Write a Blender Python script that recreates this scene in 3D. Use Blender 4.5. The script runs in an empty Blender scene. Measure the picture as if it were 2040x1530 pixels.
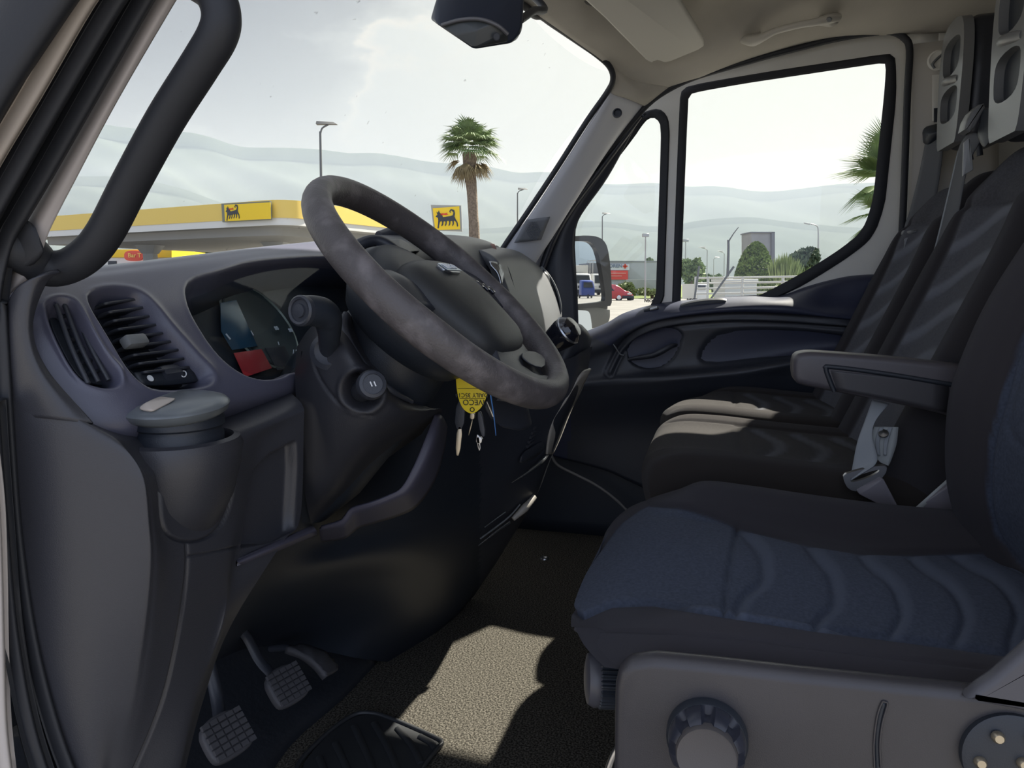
import bpy, bmesh, math, random
import numpy as np
from mathutils import Vector, Matrix
random.seed(7); rng = np.random.default_rng(7)
SC = bpy.context.scene; COL = SC.collection
# ------------------------------------------------------------------ camera
# the van stands along Y (front = +Y), X runs from the open driver's door to the passenger door, cab floor at z = 0
F = 1473.; YAW = math.radians(15.3); PITCH = math.atan(200 / 1473.); CZ = .76
cp, sp, cy, sy = math.cos(PITCH), math.sin(PITCH), math.cos(YAW), math.sin(YAW)
CAM = np.array([0, 0, CZ])
cd = bpy.data.cameras.new('camera'); cam = bpy.data.objects.new('camera', cd); COL.objects.link(cam)
cd.sensor_width = 36; cd.lens = F / 2040 * 36; cd.clip_start = .01; cd.clip_end = 9000
fw = Vector((cy * cp, sy * cp, -sp)); rt = Vector((sy, -cy, 0)); upv = rt.cross(fw)
m = Matrix((rt, upv, -fw)).transposed().to_4x4(); m.translation = Vector(CAM); cam.matrix_world = m
SC.camera = cam
SC.view_settings.view_transform = 'Standard'; SC.view_settings.look = 'None'
SC.view_settings.exposure = 0.0; SC.view_settings.gamma = 1; SC.view_settings.use_curve_mapping = False
SC.cycles.max_bounces = 7; SC.cycles.diffuse_bounces = 3; SC.cycles.glossy_bounces = 3; SC.cycles.transparent_max_bounces = 12
SC.cycles.volume_bounces = 0; SC.cycles.use_denoising = True; SC.cycles.sample_clamp_indirect = 4
# ------------------------------------------------------------------ sky, sun
W = bpy.data.worlds.new('sky'); SC.world = W; W.use_nodes = True
nt = W.node_tree; N = nt.nodes; L = nt.links; bgn = N['Background']
tc = N.new('ShaderNodeTexCoord')
def vdot(v):
    n = N.new('ShaderNodeVectorMath'); n.operation = 'DOT_PRODUCT'; L.new(tc.outputs['Generated'], n.inputs[0]); n.inputs[1].default_value = v; return n.outputs['Value']
def ramp(src, stops):
    r = N.new('ShaderNodeValToRGB'); L.new(src, r.inputs[0])
    while len(r.color_ramp.elements) < len(stops): r.color_ramp.elements.new(.5)
    for e, (p, c) in zip(r.color_ramp.elements, stops): e.position = p; e.color = (*c, 1) if len(c) == 3 else c
    return r.outputs[0]
def mixc(f, a, b, mode='MIX'):
    n = N.new('ShaderNodeMix'); n.data_type = 'RGBA'; n.blend_type = mode
    if isinstance(f, float): n.inputs[0].default_value = f
    else: L.new(f, n.inputs[0])
    for s, i in ((a, 6), (b, 7)):
        if isinstance(s, tuple): n.inputs[i].default_value = (*s, 1)
        else: L.new(s, n.inputs[i])
    return n.outputs[2]
SUND = Vector((1, -.54, 1.15)).normalized()
base = ramp(vdot((0, 0, 1)), [(0, (.61, .64, .64)), (.12, (.60, .63, .64)), (.35, (.59, .62, .64)), (1, (.42, .54, .72))])
away = ramp(vdot((-.93, .1, .35)), [(.10, (0, 0, 0)), (.7, (1,) * 3)])
base = mixc(away, base, (.92, 1.06, 1.38))
warm = ramp(vdot(tuple(SUND)), [(.50, (0, 0, 0)), (.76, (.7,) * 3), (1, (1,) * 3)])
base = mixc(warm, base, (1.04, 1.03, .92))
nz = N.new('ShaderNodeTexNoise'); nz.inputs['Scale'].default_value = 3.1; nz.inputs['Detail'].default_value = 7; nz.inputs['Roughness'].default_value = .55
mp = N.new('ShaderNodeMapping'); mp.inputs['Scale'].default_value = (1, 1, 2.2); mp.inputs['Location'].default_value = (.35, .1, .2); L.new(tc.outputs['Generated'], mp.inputs[0]); L.new(mp.outputs[0], nz.inputs['Vector'])
cl = ramp(nz.outputs['Fac'], [(.42, (0, 0, 0)), (.54, (1, 1, 1))])
hi = ramp(vdot((.0, .55, .83)), [(.38, (0, 0, 0)), (.56, (1, 1, 1))])
cm = mixc(1.0, cl, hi, 'MULTIPLY')
base = mixc(cm, base, (.33, .34, .37))
edge = ramp(nz.outputs['Fac'], [(.40, (0, 0, 0)), (.44, (1, 1, 1)), (.47, (0, 0, 0))])
em = mixc(1.0, edge, hi, 'MULTIPLY')
base = mixc(em, base, (.95, .88, .78))
gr = ramp(vdot((0, 0, 1)), [(0, (0, 0, 0)), (.001, (1, 1, 1))])
L.new(base, bgn.inputs[0]); bgn.inputs[1].default_value = 1.0
sl = bpy.data.lights.new('sun', 'SUN'); sl.energy = 15.5; sl.angle = math.radians(.9); sl.color = (1, .92, .80)
so = bpy.data.objects.new('sun', sl); COL.objects.link(so); so.rotation_euler = SUND.to_track_quat('Z', 'Y').to_euler()
# ------------------------------------------------------------------ ray helpers: a pixel of the 2040x1530 frame met with a plane of the van
def ray(x, y):
    u = x - 1020.; up = 765. - y; v = F * cp + up * sp; w = -F * sp + up * cp
    return np.array([u * sy + v * cy, -u * cy + v * sy, w])
def A(x, y, val, ax=0):
    r = ray(x, y); return CAM + r * ((val - CAM[ax]) / r[ax])
def AX(pts, X=None): return [A(p[0], p[1], p[2] if len(p) > 2 else X) for p in pts]
def far(x, y, d):
    r = ray(x, y); h = r[0] * cy + r[1] * sy; return CAM + r * (d / h)
def pix(Pn):
    d = np.asarray(Pn, float) - CAM; u = d[..., 0] * sy - d[..., 1] * cy; v = d[..., 0] * cy + d[..., 1] * sy; w = d[..., 2]
    dep = v * cp - w * sp; up = v * sp + w * cp
    return np.stack([1020 + F * u / dep, 765 - F * up / dep], -1)
# ------------------------------------------------------------------ materials
MATS = {}
def mat(name, col, rough=.5, metal=0., bump=None, var=None, col2=None, spec=.5, trans=None, attr=None, coat=0.):
    if name in MATS: return MATS[name]
    M_ = bpy.data.materials.new(name); M_.use_nodes = True; t = M_.node_tree; b = t.nodes['Principled BSDF']
    b.inputs['Base Color'].default_value = (*col, 1); b.inputs['Roughness'].default_value = rough; b.inputs['Metallic'].default_value = metal
    b.inputs['Specular IOR Level'].default_value = spec; b.inputs['Coat Weight'].default_value = coat
    tcn = t.nodes.new('ShaderNodeTexCoord')
    src = None
    if var:
        n = t.nodes.new('ShaderNodeTexNoise'); n.inputs['Scale'].default_value = var[0]; n.inputs['Detail'].default_value = 5
        t.links.new(tcn.outputs['Object'], n.inputs['Vector'])
        r = t.nodes.new('ShaderNodeValToRGB'); t.links.new(n.outputs['Fac'], r.inputs[0])
        c2 = col2 or tuple(c * var[1] for c in col)
        r.color_ramp.elements[0].position = var[2] if len(var) > 2 else .35; r.color_ramp.elements[1].position = var[3] if len(var) > 3 else .65
        r.color_ramp.elements[0].color = (*col, 1); r.color_ramp.elements[1].color = (*c2, 1); src = r.outputs[0]
    if attr:
        an = t.nodes.new('ShaderNodeAttribute'); an.attribute_name = 'pat'
        mx = t.nodes.new('ShaderNodeMix'); mx.data_type = 'RGBA'; t.links.new(an.outputs['Fac'], mx.inputs[0])
        if src: t.links.new(src, mx.inputs[6])
        else: mx.inputs[6].default_value = (*col, 1)
        mx.inputs[7].default_value = (*attr, 1); src = mx.outputs[2]
    if src: t.links.new(src, b.inputs['Base Color'])
    if bump:
        n = t.nodes.new('ShaderNodeTexNoise'); n.inputs['Scale'].default_value = bump[0]; n.inputs['Detail'].default_value = 3
        t.links.new(tcn.outputs['Object'], n.inputs['Vector'])
        bn = t.nodes.new('ShaderNodeBump'); bn.inputs['Strength'].default_value = bump[1]; bn.inputs['Distance'].default_value = bump[2] if len(bump) > 2 else .001
        t.links.new(n.outputs['Fac'], bn.inputs['Height']); t.links.new(bn.outputs[0], b.inputs['Normal'])
    MATS[name] = M_; return M_
def weave(name, col, attr, scale=900, side=None):
    M_ = mat(name, col, .95, bump=None, var=(260, 1.5, .3, .7), attr=attr, spec=.15)
    t = M_.node_tree; b = t.nodes['Principled BSDF']
    if side:
        src = b.inputs['Base Color'].links[0].from_socket; an = t.nodes.new('ShaderNodeAttribute'); an.attribute_name = 'reg'; mx = t.nodes.new('ShaderNodeMix'); mx.data_type = 'RGBA'
        t.links.new(an.outputs['Fac'], mx.inputs[0]); mx.inputs[6].default_value = (*side, 1); t.links.new(src, mx.inputs[7]); t.links.new(mx.outputs[2], b.inputs['Base Color'])
    b = t.nodes['Principled BSDF']; tcn = t.nodes.new('ShaderNodeTexCoord')
    w = t.nodes.new('ShaderNodeTexWave'); w.inputs['Scale'].default_value = scale; w.bands_direction = 'DIAGONAL'; w.inputs['Distortion'].default_value = 2
    t.links.new(tcn.outputs['Object'], w.inputs['Vector']); bn = t.nodes.new('ShaderNodeBump'); bn.inputs['Strength'].default_value = .4; bn.inputs['Distance'].default_value = .001
    t.links.new(w.outputs['Fac'], bn.inputs['Height']); t.links.new(bn.outputs[0], b.inputs['Normal'])
    b.inputs['Sheen Weight'].default_value = .08; b.inputs['Sheen Roughness'].default_value = .5; b.inputs['Sheen Tint'].default_value = (.6, .65, .8, 1)
    return M_
PL = mat('dark_plastic', (.034, .038, .050), .4, bump=(900, .35, .0006))
PLD = mat('deep_black_plastic', (.019, .024, .034), .45, bump=(900, .3, .0006))
NAVY = mat('navy_plastic', (.030, .036, .070), .42, bump=(1200, .25, .0005))
DASH = mat('dash_plastic', (.085, .088, .105), .34, bump=(1100, .3, .0005))
GREYP = mat('grey_plastic', (.15, .16, .17), .5, bump=(900, .2, .0005))
LEATH = mat('wheel_leather', (.085, .077, .080), .48, bump=(420, .5, .0012), var=(38, 1.9, .5, .72))
SILV = mat('silver_trim', (.42, .44, .47), .25, .9)
STEEL = mat('steel', (.55, .55, .56), .3, 1.)
BRASS = mat('worn_key_metal', (.50, .44, .34), .35, .9)
GLOSS = mat('piano_black', (.012, .013, .02), .12, coat=.5)
RUB = mat('rubber', (.018, .020, .026), .62, bump=(300, .15, .001))
WHT = mat('painted_body', (.76, .75, .70), .35, var=(6, .92))
ROOF = mat('headliner_felt', (.56, .53, .47), .95, bump=(700, .4, .001), var=(3.5, .72, .3, .75), spec=.1)
PILL = mat('pillar_trim_plastic', (.62, .63, .67), .5, bump=(900, .2, .0005))
VIS = mat('visor_vinyl', (.62, .60, .54), .7, bump=(600, .2, .0005))
SEATF = weave('seat_fabric', (.046, .055, .080), (.085, .10, .14), side=(.040, .037, .042))
SEATB = weave('seat_fabric_black', (.026, .026, .030), (.06, .06, .07))
BENF = weave('bench_fabric', (.030, .027, .025), (.09, .095, .11), side=(.030, .026, .024))
BENB = weave('bench_back_fabric', (.055, .055, .062), (.17, .18, .21), side=(.036, .034, .037))
WEB = mat('belt_webbing', (.10, .105, .115), .75, bump=(1500, .4, .0005))
WEBL = mat('grey_webbing', (.27, .29, .31), .7, bump=(1500, .4, .0005))
CARP = mat('carpet', (.115, .106, .09), .98, bump=(230, 1., .004), var=(300, .30, .42, .58), spec=.05)
RED = mat('red_plastic', (.62, .06, .06), .4)
YEL = mat('yellow_tag', (.86, .66, .02), .5)
INK = mat('black_ink', (.02, .02, .02), .6)
WHI = mat('white_print', (.75, .77, .8), .5)
BLU = mat('blue_plastic', (.05, .2, .55), .4)
def glassm(name, tint=(1, 1, 1), dust=0.):
    M_ = bpy.data.materials.new(name); M_.use_nodes = True; t = M_.node_tree; t.nodes.clear()
    o = t.nodes.new('ShaderNodeOutputMaterial'); tr = t.nodes.new('ShaderNodeBsdfTransparent'); g = t.nodes.new('ShaderNodeBsdfGlossy'); mx = t.nodes.new('ShaderNodeMixShader')
    fr = t.nodes.new('ShaderNodeFresnel'); fr.inputs[0].default_value = 1.12; tr.inputs[0].default_value = (*tint, 1); g.inputs['Roughness'].default_value = .02
    mx.inputs[0].default_value = .02; t.links.new(tr.outputs[0], mx.inputs[1]); t.links.new(g.outputs[0], mx.inputs[2])
    last = mx.outputs[0]
    if dust:
        df = t.nodes.new('ShaderNodeBsdfDiffuse'); df.inputs[0].default_value = (.5, .5, .5, 1); m2 = t.nodes.new('ShaderNodeMixShader')
        tcn = t.nodes.new('ShaderNodeTexCoord'); n = t.nodes.new('ShaderNodeTexNoise'); n.inputs['Scale'].default_value = 55; n.inputs['Detail'].default_value = 2; t.links.new(tcn.outputs['Object'], n.inputs['Vector'])
        r = t.nodes.new('ShaderNodeValToRGB'); r.color_ramp.elements[0].position = .74; r.color_ramp.elements[1].position = .80; r.color_ramp.elements[0].color = (.015,) * 3 + (1,); r.color_ramp.elements[1].color = (dust,) * 3 + (1,)
        t.links.new(n.outputs['Fac'], r.inputs[0]); t.links.new(r.outputs[0], m2.inputs[0]); t.links.new(last, m2.inputs[1]); t.links.new(df.outputs[0], m2.inputs[2]); last = m2.outputs[0]
    t.links.new(last, o.inputs[0]); return M_
GLASS = glassm('window_glass', (.97, .985, .98)); WSG = glassm('windscreen_glass', (.96, .98, .975), .35)
# ------------------------------------------------------------------ object helpers
def tag(o, label=None, cat=None, group=None, kind=None):
    if label: o['label'] = label
    if cat: o['category'] = cat
    if group: o['group'] = group
    if kind: o['kind'] = kind
    return o
def empty(name, loc, label=None, cat=None, group=None, kind=None, parent=None):
    o = bpy.data.objects.new(name, None); COL.objects.link(o); o.empty_display_size = .05
    if parent: o.parent = parent
    o.matrix_world = Matrix.Translation(Vector(loc)); tag(o, label, cat, group, kind); LOC[o.name] = Vector(loc); return o
LOC = {}
def mk(name, V, Fc, m_, par=None, smooth=True, pat=None, mids=None, angle=None):
    """mesh object; V in world coordinates, origin moved to the parent's base"""
    V = np.asarray(V, float).reshape(-1, 3)
    off = LOC[par.name] if par is not None and par.name in LOC else Vector((0, 0, 0))
    if par is None:
        c = V.mean(0); off = Vector((c[0], c[1], V[:, 2].min()))
    me = bpy.data.meshes.new(name); me.from_pydata([tuple(v) for v in (V - np.array(off))], [], [tuple(f) for f in Fc]); me.validate()
    for x in (m_ if isinstance(m_, (list, tuple)) else [m_]): me.materials.append(x)
    if mids is not None and len(mids) == len(me.polygons): me.polygons.foreach_set('material_index', np.asarray(mids, np.int32))
    bm = bmesh.new(); bm.from_mesh(me); bmesh.ops.recalc_face_normals(bm, faces=bm.faces); bm.to_mesh(me); bm.free()
    if smooth:
        me.polygons.foreach_set('use_smooth', [True] * len(me.polygons))
        if angle: me.set_sharp_from_angle(angle=math.radians(angle))
    if pat is not None:
        a = me.attributes.new('pat', 'FLOAT', 'POINT'); a.data.foreach_set('value', np.asarray(pat, np.float32).ravel())
    o = bpy.data.objects.new(name, me); COL.objects.link(o)
    if par is not None:
        o.parent = par
        if par.name not in LOC: o.matrix_parent_inverse = Matrix.Identity(4)
        if par.type == 'MESH': LOC[o.name] = off
        else: LOC[o.name] = off
    else:
        o.location = off; LOC[o.name] = off
    return o
def cr(Pn, k, closed=False):
    P_ = np.asarray(Pn, float); n = len(P_)
    if k <= 1 and not closed: return P_
    if closed: ext = np.concatenate([P_[-1:], P_, P_[:2]]); segs = n
    else: ext = np.concatenate([2 * P_[:1] - P_[1:2], P_, 2 * P_[-1:] - P_[-2:-1]]); segs = n - 1
    out = []
    for i in range(segs):
        p0, p1, p2, p3 = ext[i:i + 4]
        for j in range(k):
            t = j / k; out.append(.5 * ((2 * p1) + (-p0 + p2) * t + (2 * p0 - 5 * p1 + 4 * p2 - p3) * t * t + (-p0 + 3 * p1 - 3 * p2 + p3) * t ** 3))
    if not closed: out.append(P_[-1])
    return np.array(out)
def gridfaces(R, C, cu=False, cv=False, off=0, flip=False):
    f = []
    for i in range(R if cu else R - 1):
        a = i * C; b = ((i + 1) % R) * C
        for j in range(C if cv else C - 1):
            k = (j + 1) % C
            q = (off + a + j, off + a + k, off + b + k, off + b + j); f.append(q[::-1] if flip else q)
    return f
def normals(G):
    du = np.gradient(G, axis=0); dv = np.gradient(G, axis=1); n = np.cross(du, dv); return n / (np.linalg.norm(n, axis=-1, keepdims=True) + 1e-12)
def loft(name, rows, m_, par=None, nu=6, nv=6, thick=0., disp=None, pat=None, toward=None, linear=False, msel=None, angle=None, reg=None):
    G = np.array([[list(p) for p in r] for r in rows], float)
    G = cr(G, nu); G = np.swapaxes(cr(np.swapaxes(G, 0, 1), nv), 0, 1)
    nn = normals(G); tw = np.array(toward) if toward is not None else CAM
    if ((tw - G) * nn).sum() < 0: nn = -nn
    px = pix(G) if (disp or pat or msel or reg) else None
    rg_ = reg(G, px) if reg else None
    pt = pat(G, px) if pat else None
    ms = msel(G, px) if msel else None
    G2 = G + nn * disp(G, px)[..., None] if disp else G
    R, C = G.shape[:2]; V = G2.reshape(-1, 3); Fc = gridfaces(R, C)
    mids = None
    if ms is not None: mids = [int(ms[i, j]) for i in range(R - 1) for j in range(C - 1)]
    if thick:
        B = (G - nn * thick).reshape(-1, 3) if not callable(thick) else (G - nn * thick(G)[..., None]).reshape(-1, 3)
        o = R * C; V = np.concatenate([V, B]); Fc += gridfaces(R, C, off=o, flip=True)
        rim = [j for j in range(C)] + [i * C + C - 1 for i in range(1, R)] + [(R - 1) * C + j for j in range(C - 2, -1, -1)] + [i * C for i in range(R - 2, 0, -1)]
        for a, b in zip(rim, rim[1:] + rim[:1]): Fc.append((a, o + a, o + b, b))
        if mids is not None: mids += [0] * (len(Fc) - len(mids))
        if pt is not None: pt = np.concatenate([pt.ravel(), pt.ravel() * 0])
        if rg_ is not None: rg_ = np.concatenate([rg_.ravel(), rg_.ravel() * 0])
    o_ = mk(name, V, Fc, m_, par, pat=pt, mids=mids, angle=angle)
    if rg_ is not None: a = o_.data.attributes.new('reg', 'FLOAT', 'POINT'); a.data.foreach_set('value', np.asarray(rg_, np.float32).ravel())
    return o_
def rsl(loop, n, closed=True, sm=1):
    P_ = np.asarray(loop, float)
    for _ in range(sm):
        if closed: Q = np.roll(P_, -1, 0); P_ = np.stack([P_ * .75 + Q * .25, P_ * .25 + Q * .75], 1).reshape(-1, P_.shape[1])
        else: P_ = np.concatenate([P_[:1], np.stack([P_[:-1] * .75 + P_[1:] * .25, P_[:-1] * .25 + P_[1:] * .75], 1).reshape(-1, P_.shape[1]), P_[-1:]])
    if closed: P_ = np.concatenate([P_, P_[:1]])
    d = np.r_[0, np.cumsum(np.linalg.norm(np.diff(P_, axis=0), axis=1))]
    t = np.linspace(0, d[-1], n + 1)[:-1] if closed else np.linspace(0, d[-1], n)
    return np.stack([np.interp(t, d, P_[:, k]) for k in range(P_.shape[1])], 1)
def rings(name, loops, m_, par=None, caps=(True, True), smooth=True, angle=40, torus=False):
    n = len(loops[0]); V = np.concatenate(loops); Fc = gridfaces(len(loops), n, cu=torus, cv=True)
    if not torus:
        if caps[0]: Fc.append(tuple(range(n))[::-1])
        if caps[1]: Fc.append(tuple(range((len(loops) - 1) * n, len(loops) * n)))
    return mk(name, V, Fc, m_, par, smooth, angle=angle)
def offs(loop, d):
    """shrink (d>0) a closed planar loop towards its inside, in 3D"""
    P_ = np.asarray(loop, float); c = P_.mean(0); n = np.zeros(3)
    for i in range(len(P_)): n += np.cross(P_[i] - c, P_[(i + 1) % len(P_)] - c)
    n /= np.linalg.norm(n); t = np.roll(P_, -1, 0) - np.roll(P_, 1, 0); t /= np.linalg.norm(t, axis=1, keepdims=True) + 1e-9
    return P_ + np.cross(n, t) * d
def slab(name, loop, vec, m_, par=None, bev=.003, n=None, sm=0, seg=3):
    """closed outline swept by vec, edges rounded by inset rings"""
    P_ = rsl(loop, n or 48, True, sm) if (n or sm) else np.asarray(loop, float); v = np.asarray(vec, float); T = np.linalg.norm(v); u = v / T; b = min(bev, T / 2.01)
    if not b: return rings(name, [P_, P_ + v], m_, par)
    L_ = []
    for i in range(seg + 1):
        a = math.pi / 2 * i / seg; L_.append(offs(P_, b * (1 - math.sin(a))) + u * b * (1 - math.cos(a)))
    for i in range(seg + 1):
        a = math.pi / 2 * i / seg; L_.append(offs(P_, b * (1 - math.cos(a))) + v - u * b * (1 - math.sin(a)))
    return rings(name, L_, m_, par)
def frame(Pn):
    P_ = np.asarray(Pn, float); T = np.gradient(P_, axis=0); T /= np.linalg.norm(T, axis=1, keepdims=True) + 1e-12
    ref = np.array([0, 0, 1.]) if abs(T[0][2]) < .9 else np.array([1., 0, 0]); n = np.cross(T[0], ref); n /= np.linalg.norm(n); Ns = [n]
    for i in range(1, len(P_)):
        n = Ns[-1] - T[i] * (Ns[-1] @ T[i]); n /= np.linalg.norm(n); Ns.append(n)
    Ns = np.array(Ns); return P_, Ns, np.cross(T, Ns)
def tube(name, pts, r, m_, par=None, n=12, k=6, closed=False, flat=1., up=None, raw=False):
    P_ = cr(pts, k, closed); r = np.asarray(r, float)
    rr = np.interp(np.linspace(0, 1, len(P_)), np.linspace(0, 1, r.size), r.ravel()) if r.size > 1 else np.full(len(P_), float(r))
    if closed:
        Q = np.concatenate([P_, P_[:1], P_[1:2]]); P2, Nn, B = frame(Q); T = P2[1] - P2[0]
        P2 = P_; Nn = Nn[:len(P_)]; B = B[:len(P_)]
    else: P2, Nn, B = frame(P_)
    if up is not None:
        T = np.gradient(P2, axis=0); T /= np.linalg.norm(T, axis=1, keepdims=True); Nn = np.cross(T, np.asarray(up, float)); Nn /= np.linalg.norm(Nn, axis=1, keepdims=True); B = np.cross(Nn, T)
    a = np.linspace(0, 2 * math.pi, n, endpoint=False)
    V = P2[:, None] + rr[:, None, None] * (np.cos(a)[None, :, None] * Nn[:, None] + flat * np.sin(a)[None, :, None] * B[:, None])
    R = len(P2); Fc = gridfaces(R, n, cu=closed, cv=True)
    if not closed: Fc += [tuple(range(n))[::-1], tuple(range((R - 1) * n, R * n))]
    if raw: return V.reshape(-1, 3), Fc
    return mk(name, V.reshape(-1, 3), Fc, m_, par, angle=50)
def axes(n, ref=(0, 0, 1)):
    n = np.asarray(n, float); n /= np.linalg.norm(n); a = np.cross(np.asarray(ref, float), n)
    if np.linalg.norm(a) < 1e-3: a = np.cross([1., 0, 0], n)
    a /= np.linalg.norm(a); return a, np.cross(n, a), n
def lathe(name, o, ax, prof, m_, par=None, n=40, sx=1., sy_=1., fl=None, caps=(True, True), angle=40):
    a, b, c = axes(ax); o = np.asarray(o, float); t = np.linspace(0, 2 * math.pi, n, endpoint=False); L_ = []
    for r, h in prof:
        rr = r * (fl(t, h) if fl else 1.)
        L_.append(o + c * h + np.outer(rr * np.cos(t) * sx, a) + np.outer(rr * np.sin(t) * sy_, b))
    return rings(name, L_, m_, par, caps, angle=angle)
def box(name, c, s, m_, par=None, rot=None, bev=.004, seg=2):
    bm = bmesh.new(); bmesh.ops.create_cube(bm, size=1)
    for v in bm.verts: v.co = Vector((v.co.x * s[0], v.co.y * s[1], v.co.z * s[2]))
    if bev: bmesh.ops.bevel(bm, geom=bm.edges[:], offset=min(bev, min(s) * .45), segments=seg, affect='EDGES', profile=.5)
    R = np.array(rot if rot is not None else np.eye(3)).reshape(3, 3)      # columns = local axes
    V = np.array([v.co[:] for v in bm.verts]) @ R.T + np.asarray(c, float); Fc = [[v.index for v in f.verts] for f in bm.faces]; bm.free()
    return mk(name, V, Fc, m_, par, angle=35)
def hull(name, pts, m_, par=None, bev=.006, seg=3):
    bm = bmesh.new(); [bm.verts.new(tuple(p)) for p in pts]; r = bmesh.ops.convex_hull(bm, input=bm.verts)
    bmesh.ops.delete(bm, geom=[v for v in bm.verts if not v.link_faces], context='VERTS')
    bmesh.ops.dissolve_limit(bm, angle_limit=math.radians(6), verts=bm.verts, edges=bm.edges)
    if bev: bmesh.ops.bevel(bm, geom=bm.edges[:], offset=bev, segments=seg, affect='EDGES', profile=.5, clamp_overlap=True)
    bm.verts.index_update(); V = np.array([v.co[:] for v in bm.verts]); Fc = [[v.index for v in f.verts] for f in bm.faces]; bm.free()
    return mk(name, V, Fc, m_, par, angle=40)
def text(name, body, o, right, up, size, m_, par=None, depth=.0005, align='CENTER', bold=0.):
    cu = bpy.data.curves.new('txt', 'FONT'); cu.body = body; cu.size = size; cu.align_x = align; cu.align_y = 'CENTER'; cu.extrude = depth; cu.resolution_u = 3; cu.offset = bold
    ob = bpy.data.objects.new('txt', cu); COL.objects.link(ob); bpy.context.view_layer.update()
    me = bpy.data.meshes.new_from_object(ob.evaluated_get(bpy.context.evaluated_depsgraph_get())); V = np.array([v.co[:] for v in me.vertices]); Fc = [list(p.vertices) for p in me.polygons]
    bpy.data.objects.remove(ob); bpy.data.curves.remove(cu); bpy.data.meshes.remove(me)
    r = np.asarray(right, float); r /= np.linalg.norm(r); u = np.asarray(up, float); u -= r * (u @ r); u /= np.linalg.norm(u); n = np.cross(r, u)
    return mk(name, np.asarray(o, float) + np.outer(V[:, 0], r) + np.outer(V[:, 1], u) + np.outer(V[:, 2], n), Fc, m_, par, smooth=False)
def sdf(poly, P2):
    """signed distance in pixels (positive inside)"""
    P_ = np.asarray(poly, float); x, y = P2[..., 0], P2[..., 1]; d = np.full(x.shape, 1e9); ins = np.zeros(x.shape, bool)
    for i in range(len(P_)):
        a, b = P_[i], P_[(i + 1) % len(P_)]; e = b - a; t = np.clip(((x - a[0]) * e[0] + (y - a[1]) * e[1]) / (e @ e + 1e-9), 0, 1)
        d = np.minimum(d, np.hypot(x - a[0] - t * e[0], y - a[1] - t * e[1]))
        c = ((a[1] > y) != (b[1] > y)) & (x < (b[0] - a[0]) * (y - a[1]) / (b[1] - a[1] + 1e-12) + a[0]); ins ^= c
    return np.where(ins, d, -d)
def pdist(poly, P2, sm=2):
    P_ = rsl(poly, 40, False, sm); x, y = P2[..., 0], P2[..., 1]; d = np.full(x.shape, 1e9)
    for a, b in zip(P_[:-1], P_[1:]):
        e = b - a; t = np.clip(((x - a[0]) * e[0] + (y - a[1]) * e[1]) / (e @ e + 1e-9), 0, 1)
        d = np.minimum(d, np.hypot(x - a[0] - t * e[0], y - a[1] - t * e[1]))
    return d
def sst(x, a, b): t = np.clip((x - a) / (b - a), 0, 1); return t * t * (3 - 2 * t)
# wing mirror: the glass normal is the bisector of the way to the camera and the way to the parked lorries behind
def bisect(px_, X, back):
    p = A(px_[0], px_[1], X); d1 = CAM - p; d1 /= np.linalg.norm(d1); d2 = np.asarray(back, float); d2 /= np.linalg.norm(d2); n = d1 + d2; return n / np.linalg.norm(n)
MIRN = bisect((1160, 560), 2.42, (.22, -1, .0)); MIRN2 = bisect((1145, 640), 2.42, (.1, -1, .35))
# ================================================================== the setting: cab shell
S = lambda o: tag(o, kind='structure')
def zp(x, y, z): return A(x, y, z, 2)
# floor with carpet, heel pad grooves are part of the pad thing
fl = loft('floor', [[(x, y, .0 if x > .60 else .0) for x in np.linspace(.47, 2.2, 8)] for y in np.linspace(-.75, .98, 8)], CARP, nu=3, nv=3, thick=.04, toward=(1, 0, 3)); S(fl)
S(box('wall_back', (1.33, -.80, .70), (1.86, .04, 1.62), ROOF, bev=.01)); S(box('trim_15', (2.19, -.67, .95), (.03, .30, 1.16), WHT, bev=.005))
S(box('wall_front', (1.33, 1.05, .36), (1.86, .04, .78), PLD, bev=.01))
S(box('sill_step', (.455, .10, -.06), (.05, 1.1, .13), WHT, bev=.012))
# passenger door opening seal line, traced on the plane of the door
SX = 2.13
seal_px = [(1062, 522), (1129, 404), (1192, 325), (1240, 266), (1290, 208), (1337, 175), (1392, 151), (1470, 128), (1541, 108), (1600, 93), (1660, 78), (1729, 66), (1775, 63), (1802, 76), (1812, 100), (1808, 183), (1803, 320), (1797, 458), (1785, 600), (1765, 760)]
seal = AX(seal_px, SX)
# headliner
hz = [1.308, 1.345, 1.395, 1.43, 1.455, 1.46, 1.46]
def rowat(Y, z, ez, edx=.0):
    xs = [.47, .60, .85, 1.15, 1.45, 1.75, 1.93, 2.04, 2.11, 2.135]
    dz = [-.06, -.02, 0, 0, 0, 0, 0, 0, 0, 0]
    out = []
    for x, d in zip(xs, dz):
        t = sst(x, 1.86, 2.135); out.append((x, Y, z + d * (1 if Y < .3 else .3) - t * (z - ez)))
    return out
ed = np.array([p for p in seal[3:14]])
def edge_z(Y): o = np.argsort(ed[:, 1]); return float(np.interp(Y, ed[o, 1], ed[o, 2]))
Ys = [.335, .30, .25, .18, .08, -.08, -.25, -.42, -.60, -.78]; Zs = [1.30, 1.335, 1.37, 1.40, 1.425, 1.445, 1.455, 1.46, 1.46, 1.46]
hd = [rowat(Y, z, edge_z(Y) + .004) for Y, z in zip(Ys, Zs)]
hX = [1.60, 1.68, 1.80, 1.90, 1.96, 2.04, 2.11, 2.135]; hP = [(1070, 30), (1100, 50), (1150, 85), (1190, 113), (1212, 131), (1252, 168), (1290, 184), (1306, 186)]
r0 = []
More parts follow.
